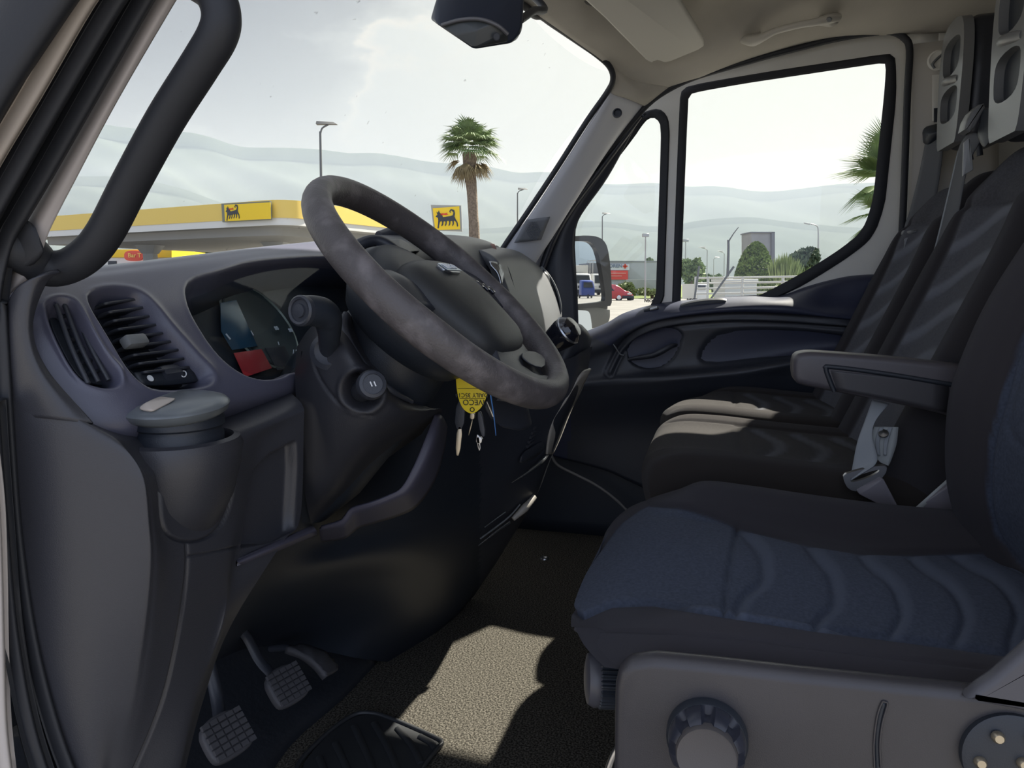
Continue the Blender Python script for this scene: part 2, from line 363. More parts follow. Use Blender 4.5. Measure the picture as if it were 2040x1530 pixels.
for (x, _, z) in hd[0]:
    if x < 1.55: r0.append((x, .40 - .06 * (1 - sst(x, .47, 1.1)), 1.312))
    else: r0.append(tuple(A(float(np.interp(x, hX, [p[0] for p in hP])), float(np.interp(x, hX, [p[1] for p in hP])), x)))
hd[0] = r0
for k in range(1, 5): hd[k] = [(x, min(y, r0[i][1] - .035 * k), z if x < 1.8 else min(z, max(z, .0)) ) for i, (x, y, z) in enumerate(hd[k])]
for k in range(1, 4):
    for i in range(6, 10): hd[k][i] = tuple(np.array(hd[0][i]) * (1 - k / 4) + np.array(hd[4][i]) * (k / 4))
ceil = loft('ceiling', hd, ROOF, nu=4, nv=4, thick=.03, toward=(1.3, 0, .5)); S(ceil)
S(loft('trim_16', [AX([(x, y) for x, y in seal_px], 2.185), AX([(x - 14 + .0 * y, y - 34) if x < 1290 else ((x, y - 70) if x < 1790 else (x + 60, y - 30)) for x, y in seal_px], 2.185)], WHT, nu=1, nv=4, thick=.03))  # outer roof rail, added to close sun leaks above the door frame
S(box('trim_17', (1.33, -.36, 1.545), (1.80, .92, .03), WHT, bev=.01)); S(loft('trim_19', [[(x, .392, 1.338), (x, .25, 1.44), (x, .05, 1.535)] for x in (.5, .8, 1.1, 1.42)], WHT, nu=2, nv=3, thick=.01)); S(box('trim_18', (2.21, -.32, 1.49), (.03, 1.0, .15), WHT, bev=.01))  # roof panels added over the headliner to keep sun out of the cab
# passenger windscreen pillar: felt upper end + plastic lower trim with tweeter grille
up_rows = [AX([(1190, 108, 1.93), (1215, 124, 1.96), (1250, 150, 2.02), (1300, 165, 2.08), (1345, 171, 2.13)]),
           AX([(1214, 138, 1.97), (1226, 150, 1.98), (1262, 175, 2.03), (1290, 192, 2.08), (1315, 190, 2.13)]),
           AX([(1221, 166, 1.99), (1226, 178, 2.0), (1250, 190, 2.03), (1275, 203, 2.08), (1290, 210, 2.13)]),
           AX([(1217, 186, 2.0), (1226, 190, 2.01), (1243, 195, 2.04), (1264, 203, 2.08), (1284, 212, 2.13)])]
tr = loft('trim_1', up_rows, ROOF, nu=5, nv=4, thick=.02); S(tr); tr['label'] = 'felt-covered upper end of the passenger windscreen pillar'
lo_rows = [AX([(1217, 184, 2.0), (1226, 188, 2.01), (1243, 193, 2.04), (1264, 202, 2.08), (1284, 211, 2.13)]),
           AX([(1172, 252, 2.0), (1185, 258, 2.01), (1203, 265, 2.04), (1222, 274, 2.08), (1237, 268, 2.13)]),
           AX([(1112, 345, 2.0), (1126, 352, 2.01), (1146, 360, 2.04), (1166, 368, 2.08), (1182, 340, 2.13)]),
           AX([(1052, 436, 2.0), (1066, 442, 2.01), (1090, 452, 2.04), (1108, 462, 2.08), (1118, 420, 2.13)]),
           AX([(1000, 500, 2.0), (1012, 520, 2.01), (1036, 540, 2.04), (1056, 545, 2.08), (1062, 524, 2.13)]),
           AX([(985, 560, 2.0), (1000, 580, 2.01), (1026, 600, 2.04), (1046, 600, 2.08), (1052, 580, 2.13)])]
pt = loft('trim_2', lo_rows, PILL, nu=6, nv=5, thick=.02); S(pt)
g = loft('speaker_grille', [AX([(1049, 438, 1.990), (1096, 432, 2.022)]), AX([(1025, 484, 1.986), (1078, 478, 2.030)])], mat('grille_grey', (.20, .21, .23), .6), pt, nu=6, nv=6, thick=.003)
def honey(name, cen, rad, par, X0):
    V = []; Fc = []
    for i in range(-5, 6):
        for j in range(-5, 6):
            x = cen[0] + (i + .5 * (j % 2)) * rad * .2; y = cen[1] + j * rad * .2
            if abs(i + .5 * (j % 2)) + abs(j) * .5 > 4.6: continue
            q = [A(x + rad * .07 * math.cos(a), y + rad * .09 * math.sin(a), X0 + (x - 1040) / 47. * .034 - .006) for a in np.linspace(0, 6.283, 7)[:-1]]; k = len(V); V += q; Fc.append(tuple(range(k, k + 6)))
    return mk(name, V, Fc, PLD, par, False)
honey('grille_holes', (1063, 460), 17, pt, 1.990)
lathe('screw_hole', A(1230, 226, 2.018), (-1, 0, .1), [(.0125, 0), (.0125, .004), (.0095, .005), (.0085, -.001)], PLD, pt, 20)
# windscreen rubber edge (passenger side + header) and glass
ws_edge = AX([(985, 530, 2.0), (1000, 497, 2.0), (1050, 424, 2.0), (1110, 334, 2.0), (1170, 240, 2.0), (1208, 186, 2.0), (1220, 160, 1.99), (1214, 135, 1.97), (1190, 112, 1.94), (1150, 84, 1.86), (1100, 50, 1.72), (1080, 36, 1.66), (1066, 34, 1.62), (1054, 22, 1.56), (1035, 8, 1.52)])
S(tube('trim_3', [np.array(p) + (np.array([-.02, -.004, -.004]) if i_ > 5 else 0) for i_, p in enumerate(ws_edge)], .0075, RUB, None, 8, 4))
hdr = [np.array(p) for p in ws_edge[6:]]
base_l = [(.49, .66, .735), (.60, .80, .74), (.9, .98, .76), (1.3, 1.05, .78), (1.7, .95, .80), (1.95, .72, .82), (2.02, .60, .825)]
top_l = [(.47, .32, 1.24), (.60, .345, 1.27), (.9, .375, 1.30), (1.3, .40, 1.31), (1.7, .385, 1.315), (1.95, .33, 1.31), (2.02, .26, 1.30)]
mid_l = [tuple((np.array(a) + np.array(b)) / 2 + np.array([0, .02, .02])) for a, b in zip(base_l, top_l)]
S(loft('window_1', [base_l, mid_l, top_l], WSG, nu=8, nv=5))
# driver's side windscreen pillar, weatherstrips and body post next to the camera
def band(name, pxs, m_, X, w, par=None, dx=.02, r=.008):
    pass
pil = [AX([(390, -60, .50), (366, -60, .50), (330, -60, .505), (300, -60, .51)]), AX([(352, 0, .50), (335, 0, .495), (315, 0, .495), (296, 0, .50)]), AX([(235, 200, .50), (222, 200, .495), (205, 200, .495), (186, 200, .50)]), AX([(150, 360, .50), (132, 360, .495), (112, 360, .495), (98, 360, .50)]),
       AX([(98, 462, .50), (80, 455, .495), (66, 450, .495), (52, 445, .50)]), AX([(70, 540, .50), (50, 540, .495), (32, 540, .495), (14, 540, .50)]), AX([(22, 585, .50), (14, 590, .495), (6, 590, .495), (-8, 590, .50)])]
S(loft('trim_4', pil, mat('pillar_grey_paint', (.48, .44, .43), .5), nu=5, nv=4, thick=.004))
def strip(name, cl, hw, m_, X, d=.014):
    L_ = []
    for (x, y, w) in cl:
        L_.append((x, y, w))
    rows = []
    for (x, y, w) in L_: rows.append([A(x - w, y - w * .5, X + d), A(x - w * .8, y - w * .4, X + d * .2), A(x, y, X), A(x + w * .8, y + w * .4, X + d * .2), A(x + w, y + w * .5, X + d)])
    return S(loft(name, rows, m_, nu=5, nv=4, thick=.012))
strip('trim_5', [(309, -60, 30), (271, 0, 30), (156, 200, 30), (76, 340, 30), (28, 425, 28), (5, 470, 26), (-2, 540, 14), (-14, 640, 10)], 0, RUB, .475)
strip('trim_6', [(262, -60, 32), (214, 0, 32), (95, 200, 32), (18, 335, 32), (-30, 420, 32), (-70, 500, 32)], 0, RUB, .455)
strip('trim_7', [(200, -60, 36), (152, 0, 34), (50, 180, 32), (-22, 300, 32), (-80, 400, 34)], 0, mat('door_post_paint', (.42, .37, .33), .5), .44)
strip('trim_8', [(130, -100, 78), (70, 0, 70), (-30, 170, 60), (-90, 280, 60)], 0, RUB, .42, .03)
# lower weatherstrips beside the dash end and a sliver of painted body
strip('trim_9', [(-4, 600, 20), (2, 700, 20), (10, 860, 22), (24, 1060, 24), (50, 1260, 28), (92, 1440, 34), (150, 1600, 40)], 0, RUB, .478)
strip('trim_10', [(-14, 800, 14), (-8, 900, 15), (4, 1060, 16), (20, 1250, 18), (52, 1440, 22), (100, 1600, 28)], 0, RUB, .462)
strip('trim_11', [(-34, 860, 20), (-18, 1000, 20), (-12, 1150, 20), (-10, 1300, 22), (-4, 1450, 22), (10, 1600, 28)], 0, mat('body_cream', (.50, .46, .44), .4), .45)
S(tube('trim_12', seal[:], .0085, RUB, None, 10, 4))
# ================================================================== passenger door
DX = 2.17
door = empty('door_1', (DX, .05, .05)); S(door)
main_px = [(1371, 200), (1373, 189), (1385, 184), (1480, 167), (1560, 155), (1660, 140), (1754, 126), (1764, 126), (1765, 136), (1761, 192), (1752, 275), (1743, 362), (1738, 403), (1720, 458), (1683, 490), (1628, 526), (1569, 560), (1500, 595), (1440, 612), (1356, 620), (1356, 600), (1362, 420)]
main_out = [(1354, 200), (1356, 182), (1368, 171), (1480, 151), (1560, 138), (1660, 123), (1765, 107), (1780, 108), (1785, 120), (1786, 192), (1777, 275), (1768, 362), (1763, 408), (1741, 472), (1700, 506), (1640, 545), (1580, 580), (1500, 612), (1440, 632), (1338, 640), (1338, 620), (1345, 420)]
q_px = [(1296, 234), (1308, 236), (1317, 250), (1315, 330), (1311, 450), (1305, 630), (1215, 660), (1153, 690), (1149, 560), (1144, 466), (1156, 428), (1212, 340), (1262, 276), (1284, 243)]
q_out = [(1302, 216), (1322, 220), (1335, 243), (1332, 330), (1328, 450), (1322, 640), (1215, 680), (1136, 710), (1134, 560), (1131, 462), (1141, 424), (1192, 332), (1244, 266), (1272, 228)]
def ringpl(name, outp, inp, m_, X0, X1, par, n=120, sm=1):
    o = rsl(outp, n, True, sm); 
    i_ = []
    I = rsl(inp, 600, True, sm)
    # match inner points by angle-free nearest arc position
    i_ = rsl(inp, n, True, sm); k0 = np.argmin(((I - o[0]) ** 2).sum(1)); i_ = np.roll(rsl(np.roll(I, -k0, 0), n, True, 0), 0, 0)
    Lp = [AX(o, X1), AX(o, X0 + .004), AX(o * .85 + i_ * .15, X0), AX(o * .25 + i_ * .75, X0), AX(i_, X0 + .004), AX(i_, X1)]
    return rings(name, [np.array(l) for l in Lp], m_, par, (False, False), torus=True)
ringpl('window_rubber', main_out, main_px, RUB, DX, DX + .03, door)
ringpl('window_rubber', q_out, q_px, RUB, DX, DX + .03, door)
def pane(name, px_, X):
    P_ = np.array(AX(rsl(px_, 60, True, 1), X)); P2 = P_ + np.array([.004, 0, 0]); return rings(name, [P_, P2], GLASS, None, smooth=False)
def grow(p, k): p = np.array(p, float); c = p.mean(0); return c + (p - c) * k
S(pane('window_2', grow(q_px, 1.03), DX + .022)); S(pane('window_3', grow(main_px, 1.02), DX + .022))
# painted inner frame: outer outline = seal line, holes for the two panes -> filled between loops
def plate_with_holes(name, outer, holes, X, thick, m_, par):
    bm = bmesh.new(); allv = []
    for lp in [outer] + holes:
        P_ = AX(rsl(lp, 90, True, 1), X); vs = [bm.verts.new(tuple(p)) for p in P_]
        for a, b in zip(vs, vs[1:] + vs[:1]): bm.edges.new((a, b))
    bmesh.ops.triangle_fill(bm, use_beauty=True, use_dissolve=False, edges=bm.edges[:])
    r = bmesh.ops.extrude_face_region(bm, geom=bm.faces[:]); vs = [g for g in r['geom'] if isinstance(g, bmesh.types.BMVert)]
    for v in vs: v.co.x += thick
    bm.verts.index_update(); V = [v.co[:] for v in bm.verts]; Fc = [[v.index for v in f.verts] for f in bm.faces]; bm.free()
    return mk(name, V, Fc, m_, par, angle=30)
outer = [(1040, 560), (1062, 524), (1129, 406), (1192, 327), (1240, 268), (1290, 210), (1337, 177), (1392, 153), (1470, 130), (1541, 110), (1600, 95), (1660, 80), (1729, 68), (1775, 65), (1800, 78), (1809, 100), (1805, 183), (1800, 320), (1794, 458), (1785, 600), (1770, 720), (1400, 740), (1100, 740)]
mo2 = grow(main_out, .985); qo2 = grow(q_out, .985)
plate_with_holes('door_frame', outer, [mo2, qo2], DX + .006, .03, WHT, door)
# dark trim strip running down the front of the door frame, sail panel
loft('sail_panel', [AX([(1283, 222, 2.155), (1276, 230, 2.15), (1270, 245, 2.155)]), AX([(1192, 328, 2.155), (1200, 340, 2.14), (1212, 352, 2.155)]), AX([(1129, 404, 2.155), (1138, 425, 2.14), (1152, 440, 2.15)]),
     AX([(1090, 470, 2.155), (1110, 490, 2.13), (1143, 500, 2.15)]), AX([(1062, 520, 2.155), (1100, 560, 2.13), (1150, 570, 2.15)]), AX([(1045, 580, 2.155), (1100, 640, 2.13), (1153, 650, 2.15)]), AX([(1045, 660, 2.155), (1100, 700, 2.13), (1160, 700, 2.15)])], PL, door, nu=6, nv=5, thick=.01)
tube('sail_moulding', AX([(1275, 232, 2.145), (1200, 333, 2.138), (1140, 412, 2.132), (1105, 470, 2.128), (1078, 540, 2.124)]), [.010, .012, .014, .016, .016], PL, door, flat=.7)
# door card
xs = [1085, 1198, 1245, 1314, 1390, 1481, 1553, 1606, 1653, 1700, 1760, 1800]
def card(ys, Xs): return [A(x, y, X) for x, y, X in zip(xs, ys, Xs)]
rows = [card([700, 660, 635, 614, 602, 594, 590, 572, 559, 550, 548, 556], [2.19] * 12),
        card([690, 648, 623, 604, 596, 590, 588, 570, 557, 548, 546, 556], [2.185] * 12),
        card([700, 655, 630, 611, 602, 596, 594, 578, 566, 558, 556, 566], [2.15, 2.14, 2.13, 2.12, 2.12, 2.12, 2.125, 2.14, 2.15, 2.15, 2.15, 2.15]),
        card([712, 672, 645, 626, 613, 605, 604, 606, 608, 606, 604, 606], [2.13, 2.11, 2.10, 2.09, 2.09, 2.09, 2.09, 2.10, 2.12, 2.13, 2.14, 2.14]),
        card([726, 690, 664, 640, 625, 618, 620, 624, 630, 634, 638, 640], [2.12, 2.10, 2.09, 2.085, 2.08, 2.08, 2.08, 2.085, 2.09, 2.10, 2.11, 2.12]),
        card([740, 712, 690, 664, 648, 640, 642, 645, 650, 655, 660, 662], [2.12, 2.11, 2.11, 2.11, 2.11, 2.11, 2.11, 2.11, 2.11, 2.11, 2.12, 2.12]),
        card([760, 745, 740, 735, 728, 718, 706, 696, 690, 688, 688, 690], [2.12, 2.10, 2.10, 2.11, 2.115, 2.12, 2.12, 2.12, 2.12, 2.12, 2.12, 2.12]),
        card([775, 762, 757, 752, 746, 736, 726, 716, 710, 706, 704, 704], [2.11, 2.08, 2.07, 2.06, 2.06, 2.06, 2.06, 2.07, 2.08, 2.09, 2.10, 2.10]),
        card([790, 785, 782, 778, 772, 766, 758, 750, 745, 742, 740, 740], [2.12, 2.09, 2.08, 2.07, 2.07, 2.07, 2.08, 2.08, 2.09, 2.10, 2.11, 2.11]),
        card([850, 850, 850, 850, 850, 850, 850, 850, 850, 850, 850, 850], [2.13] * 12),
        card([905, 935, 955, 990, 1040, 1040, 1040, 1040, 1040, 1040, 1040, 1040], [2.14] * 12)]
hp = [(1262, 672), (1300, 658), (1345, 654), (1360, 662), (1355, 690), (1335, 722), (1300, 737), (1262, 728), (1246, 706)]
ov = [(1415, 664), (1480, 652), (1600, 654), (1700, 668), (1735, 676), (1720, 692), (1640, 704), (1520, 716), (1400, 730), (1385, 712)]
def cdisp(G, px):
    a = sst(sdf(rsl(hp, 40), px), 0, 5); b = sst(sdf(rsl(ov, 40), px), 0, 8)
    big = pdist([(1215, 742), (1240, 690), (1290, 655), (1370, 640), (1480, 634), (1600, 640), (1700, 648)], px)
    return -a * .028 - b * .010 + .006 * np.exp(-(big / 4) ** 2) - .008 * np.exp(-((big - 7) / 4) ** 2)
dc = loft('door_card', rows, [NAVY, PL], door, nu=14, nv=16, disp=cdisp, thick=.008, msel=lambda G, px: ((sdf([(1150, 660), (1215, 690), (1245, 660), (1290, 640), (1370, 628), (1480, 622), (1600, 628), (1700, 640), (1900, 650), (1900, 1200), (1100, 1200)], px) > 0)).astype(int))
tube('door_handle', AX([(1252, 716, 2.10), (1275, 712, 2.088), (1300, 708, 2.078), (1318, 700, 2.075), (1336, 690, 2.082), (1346, 688, 2.10)]), [.007, .011, .013, .014, .012, .008], PL, door, flat=.6)
tube('card_trim_line', AX([(1212, 672, 2.106), (1225, 690, 2.10), (1235, 705, 2.105), (1243, 708, 2.105)]), .002, GREYP, door, 6)
slab('grab_recess', [A(x, y, 2.10) for x, y in [(1348, 612), (1380, 602), (1425, 597), (1452, 599), (1440, 605), (1400, 607), (1370, 613)]], (.012, 0, .006), PLD, door, .002, 40, 1)
tube('lock_button_base', AX([(1284, 620, 2.118), (1300, 616, 2.112), (1312, 614, 2.112)]), .006, PLD, door, 8); tube('lock_button', AX([(1296, 617, 2.11), (1310, 613, 2.106)]), .005, SILV, door, 8)
lathe('screw_cap', A(1739, 569, 2.146), (-1, 0, 0), [(.0, .003), (.012, .003), (.014, 0)], NAVY, door, 24)
S(tube('trim_13', AX([(1090, 880, 2.08), (1098, 905, 2.08), (1112, 927, 2.08), (1150, 947, 2.08), (1190, 968, 2.08), (1230, 998, 2.08), (1262, 1032, 2.08), (1300, 1080, 2.08)]), .004, mat('seal_grey', (.2, .19, .18), .5), None, 8))
# lower side wall under the door, right of the footwell
S(loft('wall_right', [[(2.16, y, z) for y in np.linspace(-.78, 1.0, 5)] for z in (-.02, .1, .2, .36)], PLD, nu=2, nv=2, thick=.02))
S(box('wall_left', (.53, -.62, .62), (.10, .30, 1.3), ROOF, bev=.02))
# pillar behind the passenger door
bp = [AX([(1813, 92, 2.15), (1818, 88, 2.14), (1850, 84, 2.13), (1900, 78, 2.12), (1990, 70, 2.11)]), AX([(1812, 320, 2.15), (1818, 320, 2.14), (1850, 320, 2.13), (1900, 320, 2.12), (1990, 320, 2.11)]),
      AX([(1800, 560, 2.15), (1806, 560, 2.14), (1850, 560, 2.13), (1900, 560, 2.12), (1990, 560, 2.11)]), AX([(1780, 900, 2.15), (1786, 900, 2.14), (1850, 900, 2.13), (1900, 900, 2.12), (1990, 900, 2.11)])]
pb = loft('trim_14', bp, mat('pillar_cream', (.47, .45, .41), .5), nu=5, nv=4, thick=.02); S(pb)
ring_o = A(1868, 121, 2.122)
lathe('belt_cap', ring_o, (-1, .1, 0), [(.024, 0), (.024, .006), (.020, .009), (.016, .006), (.0, .005)], WHT, pb, 30)
tube('cap_slot', AX([(1878, 108, 2.113), (1868, 116, 2.113), (1858, 128, 2.113), (1862, 136, 2.113)]), .003, GREYP, pb, 8)
slab('height_track', AX([(1857, 150), (1882, 148), (1882, 240), (1857, 242)], 2.126), (-.004, 0, 0), WHT, pb, .0015)
slab('track_slot', AX([(1860, 216), (1880, 214), (1880, 242), (1860, 244)], 2.118), (-.003, 0, 0), PLD, pb, .001)
# ================================================================== dashboard
dash = empty('dashboard', (1.2, .6, .0), 'grey and navy moulded dashboard running the full width under the windscreen', 'dashboard')
def fas(X, s):
    prof = np.array([(.60, .625), (.53, .610), (.503, .622), (.497, .645), (.525, .690), (.555, .735), (.583, .757), (.602, .762), (.635, .766), (.74, .756), (.92, .738), (1.04, .725)])
    y = np.interp(s, np.arange(len(prof)), prof[:, 0]); z = np.interp(s, np.arange(len(prof)), prof[:, 1])
    top = sst(s, 4.5, 7.)
    z += top * 0.103 * np.clip(X - .53, 0, .67) * (1 - .5 * sst(s, 8, 11)) ; y += top * (.05 * sst(X, .6, 1.1)) - 0 * X
    e = np.clip(.56 - X, 0, 1); y += e ** 2 * 9; z -= e ** 2 * 3 * top
    y = np.minimum(y, .60 + np.clip((X - .48) * 3.2, 0, 1) * .45 + .0)
    return np.array([X, y, z])
fr_rows = [[fas(x, s) for x in list(np.linspace(.490, .60, 7)) + list(np.linspace(.64, 1.30, 14))] for s in range(12)]
v1 = np.array([(250, 250), (265, 222), (300, 208), (365, 212), (400, 240), (440, 320), (500, 430), (560, 520), (610, 570), (628, 605), (610, 640), (560, 652), (500, 645), (430, 620), (380, 560), (320, 450), (270, 340)]) / 2.6375 + np.array([0, 520])
v2 = np.array([(470, 200), (485, 172), (540, 155), (620, 150), (710, 165), (760, 195), (820, 260), (880, 340), (960, 430), (1040, 520), (1100, 575), (1117, 605), (1100, 633), (1000, 655), (880, 660), (790, 650), (730, 620), (670, 560), (600, 440), (540, 340), (490, 260)]) / 2.6375 + np.array([0, 520])
cz = np.array([(376, 585), (378, 570), (392, 557), (430, 548), (465, 536), (490, 528), (530, 522), (600, 517), (680, 516), (760, 528), (830, 560), (860, 640), (850, 740), (700, 790), (585, 728), (566, 747), (530, 752), (495, 744), (460, 725), (430, 695), (400, 650), (382, 615)], float)
v1s, v2s, czs = rsl(v1, 60, True, 1), rsl(v2, 70, True, 1), rsl(cz, 80, True, 1)
def fdisp(G, px):
    d = np.zeros(G.shape[:2])
    m_ = np.broadcast_to((np.arange(G.shape[0]) / 22. < 6.7)[:, None], G.shape[:2])
    a = sdf(v1s, px); d -= np.where(m_, sst(a, -3, 8) * .028, 0); d += np.where(m_, .004 * np.exp(-((a + 6) / 5) ** 2), 0)
    b = sdf(v2s, px); d -= np.where(m_, sst(b, -4, 11) * .034, 0); d += np.where(m_, .002 * np.exp(-((b + 7) / 5) ** 2), 0)
    c = sdf(czs, px); d -= np.where(m_, sst(c, -4, 14) * .075, 0); d += np.where(m_, .002 * np.exp(-((c + 5) / 4) ** 2), 0)
    for _ in range(5): e_ = np.pad(d, 1, mode='edge'); d = (e_[:-2, 1:-1] + e_[2:, 1:-1] + e_[1:-1, :-2] + e_[1:-1, 2:] + 2 * d) / 6
    return d
def fsel(G, px):
    a = sdf(v1s, px); c = sdf(czs, px); b = sdf(v2s, px)
    navy = (G[..., 2] < .735 + .0 * px[..., 0]) | (px[..., 0] < 118) | (a > -14)
    return np.where((c > 2) | (a > 2) | (b > 3), 2, np.where(navy, 0, 0))
FASC = mat('fascia_plastic', (.088, .090, .130), .28, bump=(1100, .3, .0005), attr=(.018, .022, .030))
def fpat(G, px):
    m_ = (np.arange(G.shape[0]) / 22. < 6.7)[:, None]
    return m_ * np.maximum(np.maximum(sst(sdf(v1s, px), 3, 9), sst(sdf(v2s, px), 4, 11)), sst(sdf(czs, px), 2, 9))
loft('fascia', fr_rows, FASC, dash, nu=22, nv=22, disp=fdisp, thick=.0, pat=fpat)
# air vents with blades
def vent(px_, blades, knob=None, depth=.012, n=7, vertical=False):
    v = empty('air_vent', tuple(A(px_[:, 0].mean(), px_[:, 1].mean(), .62)), parent=None); return v
def surfp(x, y, push=.0):
    """point where the pixel ray meets the sloped fascia plane, pushed into it"""
    p0 = np.array([.6, .525, .69]); n = np.array([0, -.83, .55]); n = n / np.linalg.norm(n); p0 = p0 - n * push; r = ray(x, y); t = ((p0 - CAM) @ n) / (r @ n); return CAM + r * t
fn = np.array([0, -.83, .55]); fn /= np.linalg.norm(fn); fup = np.array([0, .55, .83]); fup /= np.linalg.norm(fup)
vent1 = slab('air_vent', [surfp(x, y, .024) for x, y in v1s], -fn * .003, PLD, dash, .001)
for k in range(3):
    a = (112 + k * 16, 604 - k * 2 + 3); b = (176 + k * 20, 764 - k * 3)
    tube('louver', [surfp(*a, .010), surfp((a[0] + b[0]) / 2 - 3, (a[1] + b[1]) / 2 + 4, .010), surfp(*b, .010)], .0022, PL, vent1, 8)
for k in range(6):
    t = k / 5.; tube('cross_blade', [surfp(116 + 60 * t, 634 + 110 * t, .018), surfp(146 + 62 * t, 624 + 112 * t, .018)], .0018, PL, vent1, 6)
vent2 = slab('air_vent', [surfp(x, y, .030) for x, y in v2s], -fn * .003, PLD, dash, .001)
for k in range(9):
    t = k / 8.; l = (196 + 70 * t + 8 * t * t, 612 + 136 * t); r_ = (276 + 88 * t, 600 + 138 * t)
    Lp = [surfp(l[0] + (r_[0] - l[0]) * q, l[1] + (r_[1] - l[1]) * q, .018) for q in (0, .25, .5, .75, 1)]
    loft('louver', [[p + fn * .009 - fup * .003 for p in Lp], Lp, [p - fn * .008 + fup * .001 for p in Lp]], PL, vent2, nu=3, nv=2, thick=.0025)
box('vent_slider', surfp(268, 680, .002), (.026, .012, .012), GREYP, vent2, rot=np.array([[1, 0, 0], fup, fn]).T, bev=.003)
loft('vent_shutter_plate', [[surfp(x, y, .013) for x, y in [(268, 742), (300, 738), (340, 734), (380, 728)]], [surfp(x, y, .013) for x, y in [(283, 765), (315, 766), (355, 764), (395, 758)]]], PLD, vent2, nu=3, nv=3, thick=.004)
lathe('shutter_wheel', surfp(334, 747, .018), (1, 0, 0), [(.0, -.012), (.009, -.012), (.010, -.008), (.010, .008), (.009, .012), (0, .012)], PL, vent2, 24, fl=lambda t, h: 1 + .04 * np.sign(np.sin(14 * t)))
lathe('open_symbol', surfp(299, 754, .012), fn, [(.0035, 0), (.0035, .0008), (.0001, .0008)], WHI, vent2, 16)
tube('closed_symbol', [surfp(366 + 5 * math.cos(a), 745 + 6 * math.sin(a), .0115) for a in np.linspace(0, 6.283, 13)[:-1]], .0006, WHI, vent2, 6, closed=True)
# instrument cluster at the bottom of its well
def cl_(x, y, push=.066): return surfp(x, y, push)
clus = slab('instrument_cluster', [cl_(x, y) for x, y in grow(czs, 1.05)], -fn * .004, PLD, dash, .001)
CG = mat('dial_face', (.03, .045, .05), .35)
def disc_at(x, y, r, push, m_, name, par, ring=.0):
    o = cl_(x, y, push); lathe(name, o, fn, [(r, 0), (r, .002), (r * .97, .003), (r * .95, .002), (.0002, .002)], m_, par, 48)
disc_at(520, 650, .066, .062, CG, 'speed_dial', clus); disc_at(690, 672, .060, .062, CG, 'rev_dial', clus)
lathe('dial_ring', cl_(520, 650, .060), fn, [(.066, 0), (.068, .002), (.070, .0)], mat('dial_ring', (.25, .27, .22), .3, .3), clus, 48, caps=(False, False))
slab('warning_screen', [cl_(x, y, .058) for x, y in [(465, 704), (520, 696), (541, 734), (487, 752)]], fn * .001, mat('red_screen', (.50, .03, .04), .35), clus, .0003)
slab('display_surround', [cl_(x, y, .060) for x, y in [(528, 694), (566, 690), (590, 735), (552, 738)]], fn * .001, mat('screen_surround', (.05, .05, .06), .3), clus, .0003)
BLUS = mat('blue_display', (.02, .075, .13), .2)
slab('blue_display', [cl_(x, y, .059) for x, y in [(438, 604), (470, 598), (512, 690), (462, 698), (440, 660)]], fn * .001, BLUS, clus, .0003)
for (a, b) in [((450, 665), (459, 676)), ((500, 659), (505, 668)), ((585, 697), (583, 718)), ((590, 697), (588, 718)), ((554, 681), (556, 687))]:
    tube('tick_mark', [cl_(*a, .055), cl_(*b, .055)], .0007 if a[0] != 450 else .0011, WHI, clus, 6)
for tx, p_ in (('80', (551, 654)), ('80', (579, 658))):
    text('numeral', tx, cl_(*p_, .056), (1, 0, 0), fup, .009, WHI, clus)
lens = slab('cluster_lens', [surfp(x, y, .036) for x, y in czs], fn * .001, glassm('lens_glass', (.9, .93, .95)), dash, 0)
# dash end, cup holder body, lower tray (rear-facing part beside the door)
def R_(*p): return AX(p)
endp = [R_((-8, 700, .50), (60, 730, .51), (110, 760, .54), (200, 810, .60), (300, 812, .66), (430, 800, .73), (520, 780, .80), (575, 765, .84)),
        R_((-2, 740, .485), (80, 785, .488), (190, 845, .515), (250, 856, .55), (320, 850, .60), (430, 830, .68), (520, 800, .75), (578, 780, .80)),
        R_((6, 782, .484), (110, 822, .487), (228, 874, .50), (262, 905, .51), (325, 930, .545), (440, 872, .63), (520, 845, .69), (603, 808, .765)),
        R_((14, 860, .484), (130, 905, .487), (268, 940, .50), (292, 955, .51), (335, 965, .545), (466, 925, .63), (520, 890, .69), (605, 850, .757)),
        R_((25, 1000, .484), (145, 1025, .487), (278, 1035, .50), (304, 1042, .51), (340, 1048, .54), (462, 1035, .625), (500, 1045, .665), (598, 1030, .755)),
        R_((32, 1110, .484), (155, 1120, .487), (280, 1120, .50), (310, 1120, .51), (350, 1118, .54), (452, 1105, .61), (475, 1118, .64), (560, 1085, .70)),
        R_((48, 1250, .484), (170, 1250, .487), (272, 1245, .50), (300, 1243, .51), (340, 1238, .535), (432, 1225, .60), (447, 1240, .61), (458, 1250, .635)),
        R_((72, 1400, .484), (175, 1400, .487), (248, 1395, .50), (278, 1392, .51), (315, 1388, .53), (385, 1375, .57), (398, 1388, .585), (405, 1395, .61)),
        R_((100, 1530, .484), (180, 1530, .487), (222, 1530, .50), (250, 1530, .51), (285, 1530, .525), (350, 1530, .553), (360, 1540, .565), (366, 1545, .59)),
        R_((150, 1760, .484), (190, 1760, .487), (210, 1760, .50), (235, 1760, .51), (260, 1760, .52), (300, 1760, .54), (310, 1760, .55), (316, 1760, .57)),
        R_((190, 2300, .484), (200, 2300, .487), (210, 2300, .50), (225, 2300, .51), (240, 2300, .52), (270, 2300, .54), (280, 2300, .55), (286, 2300, .57))]
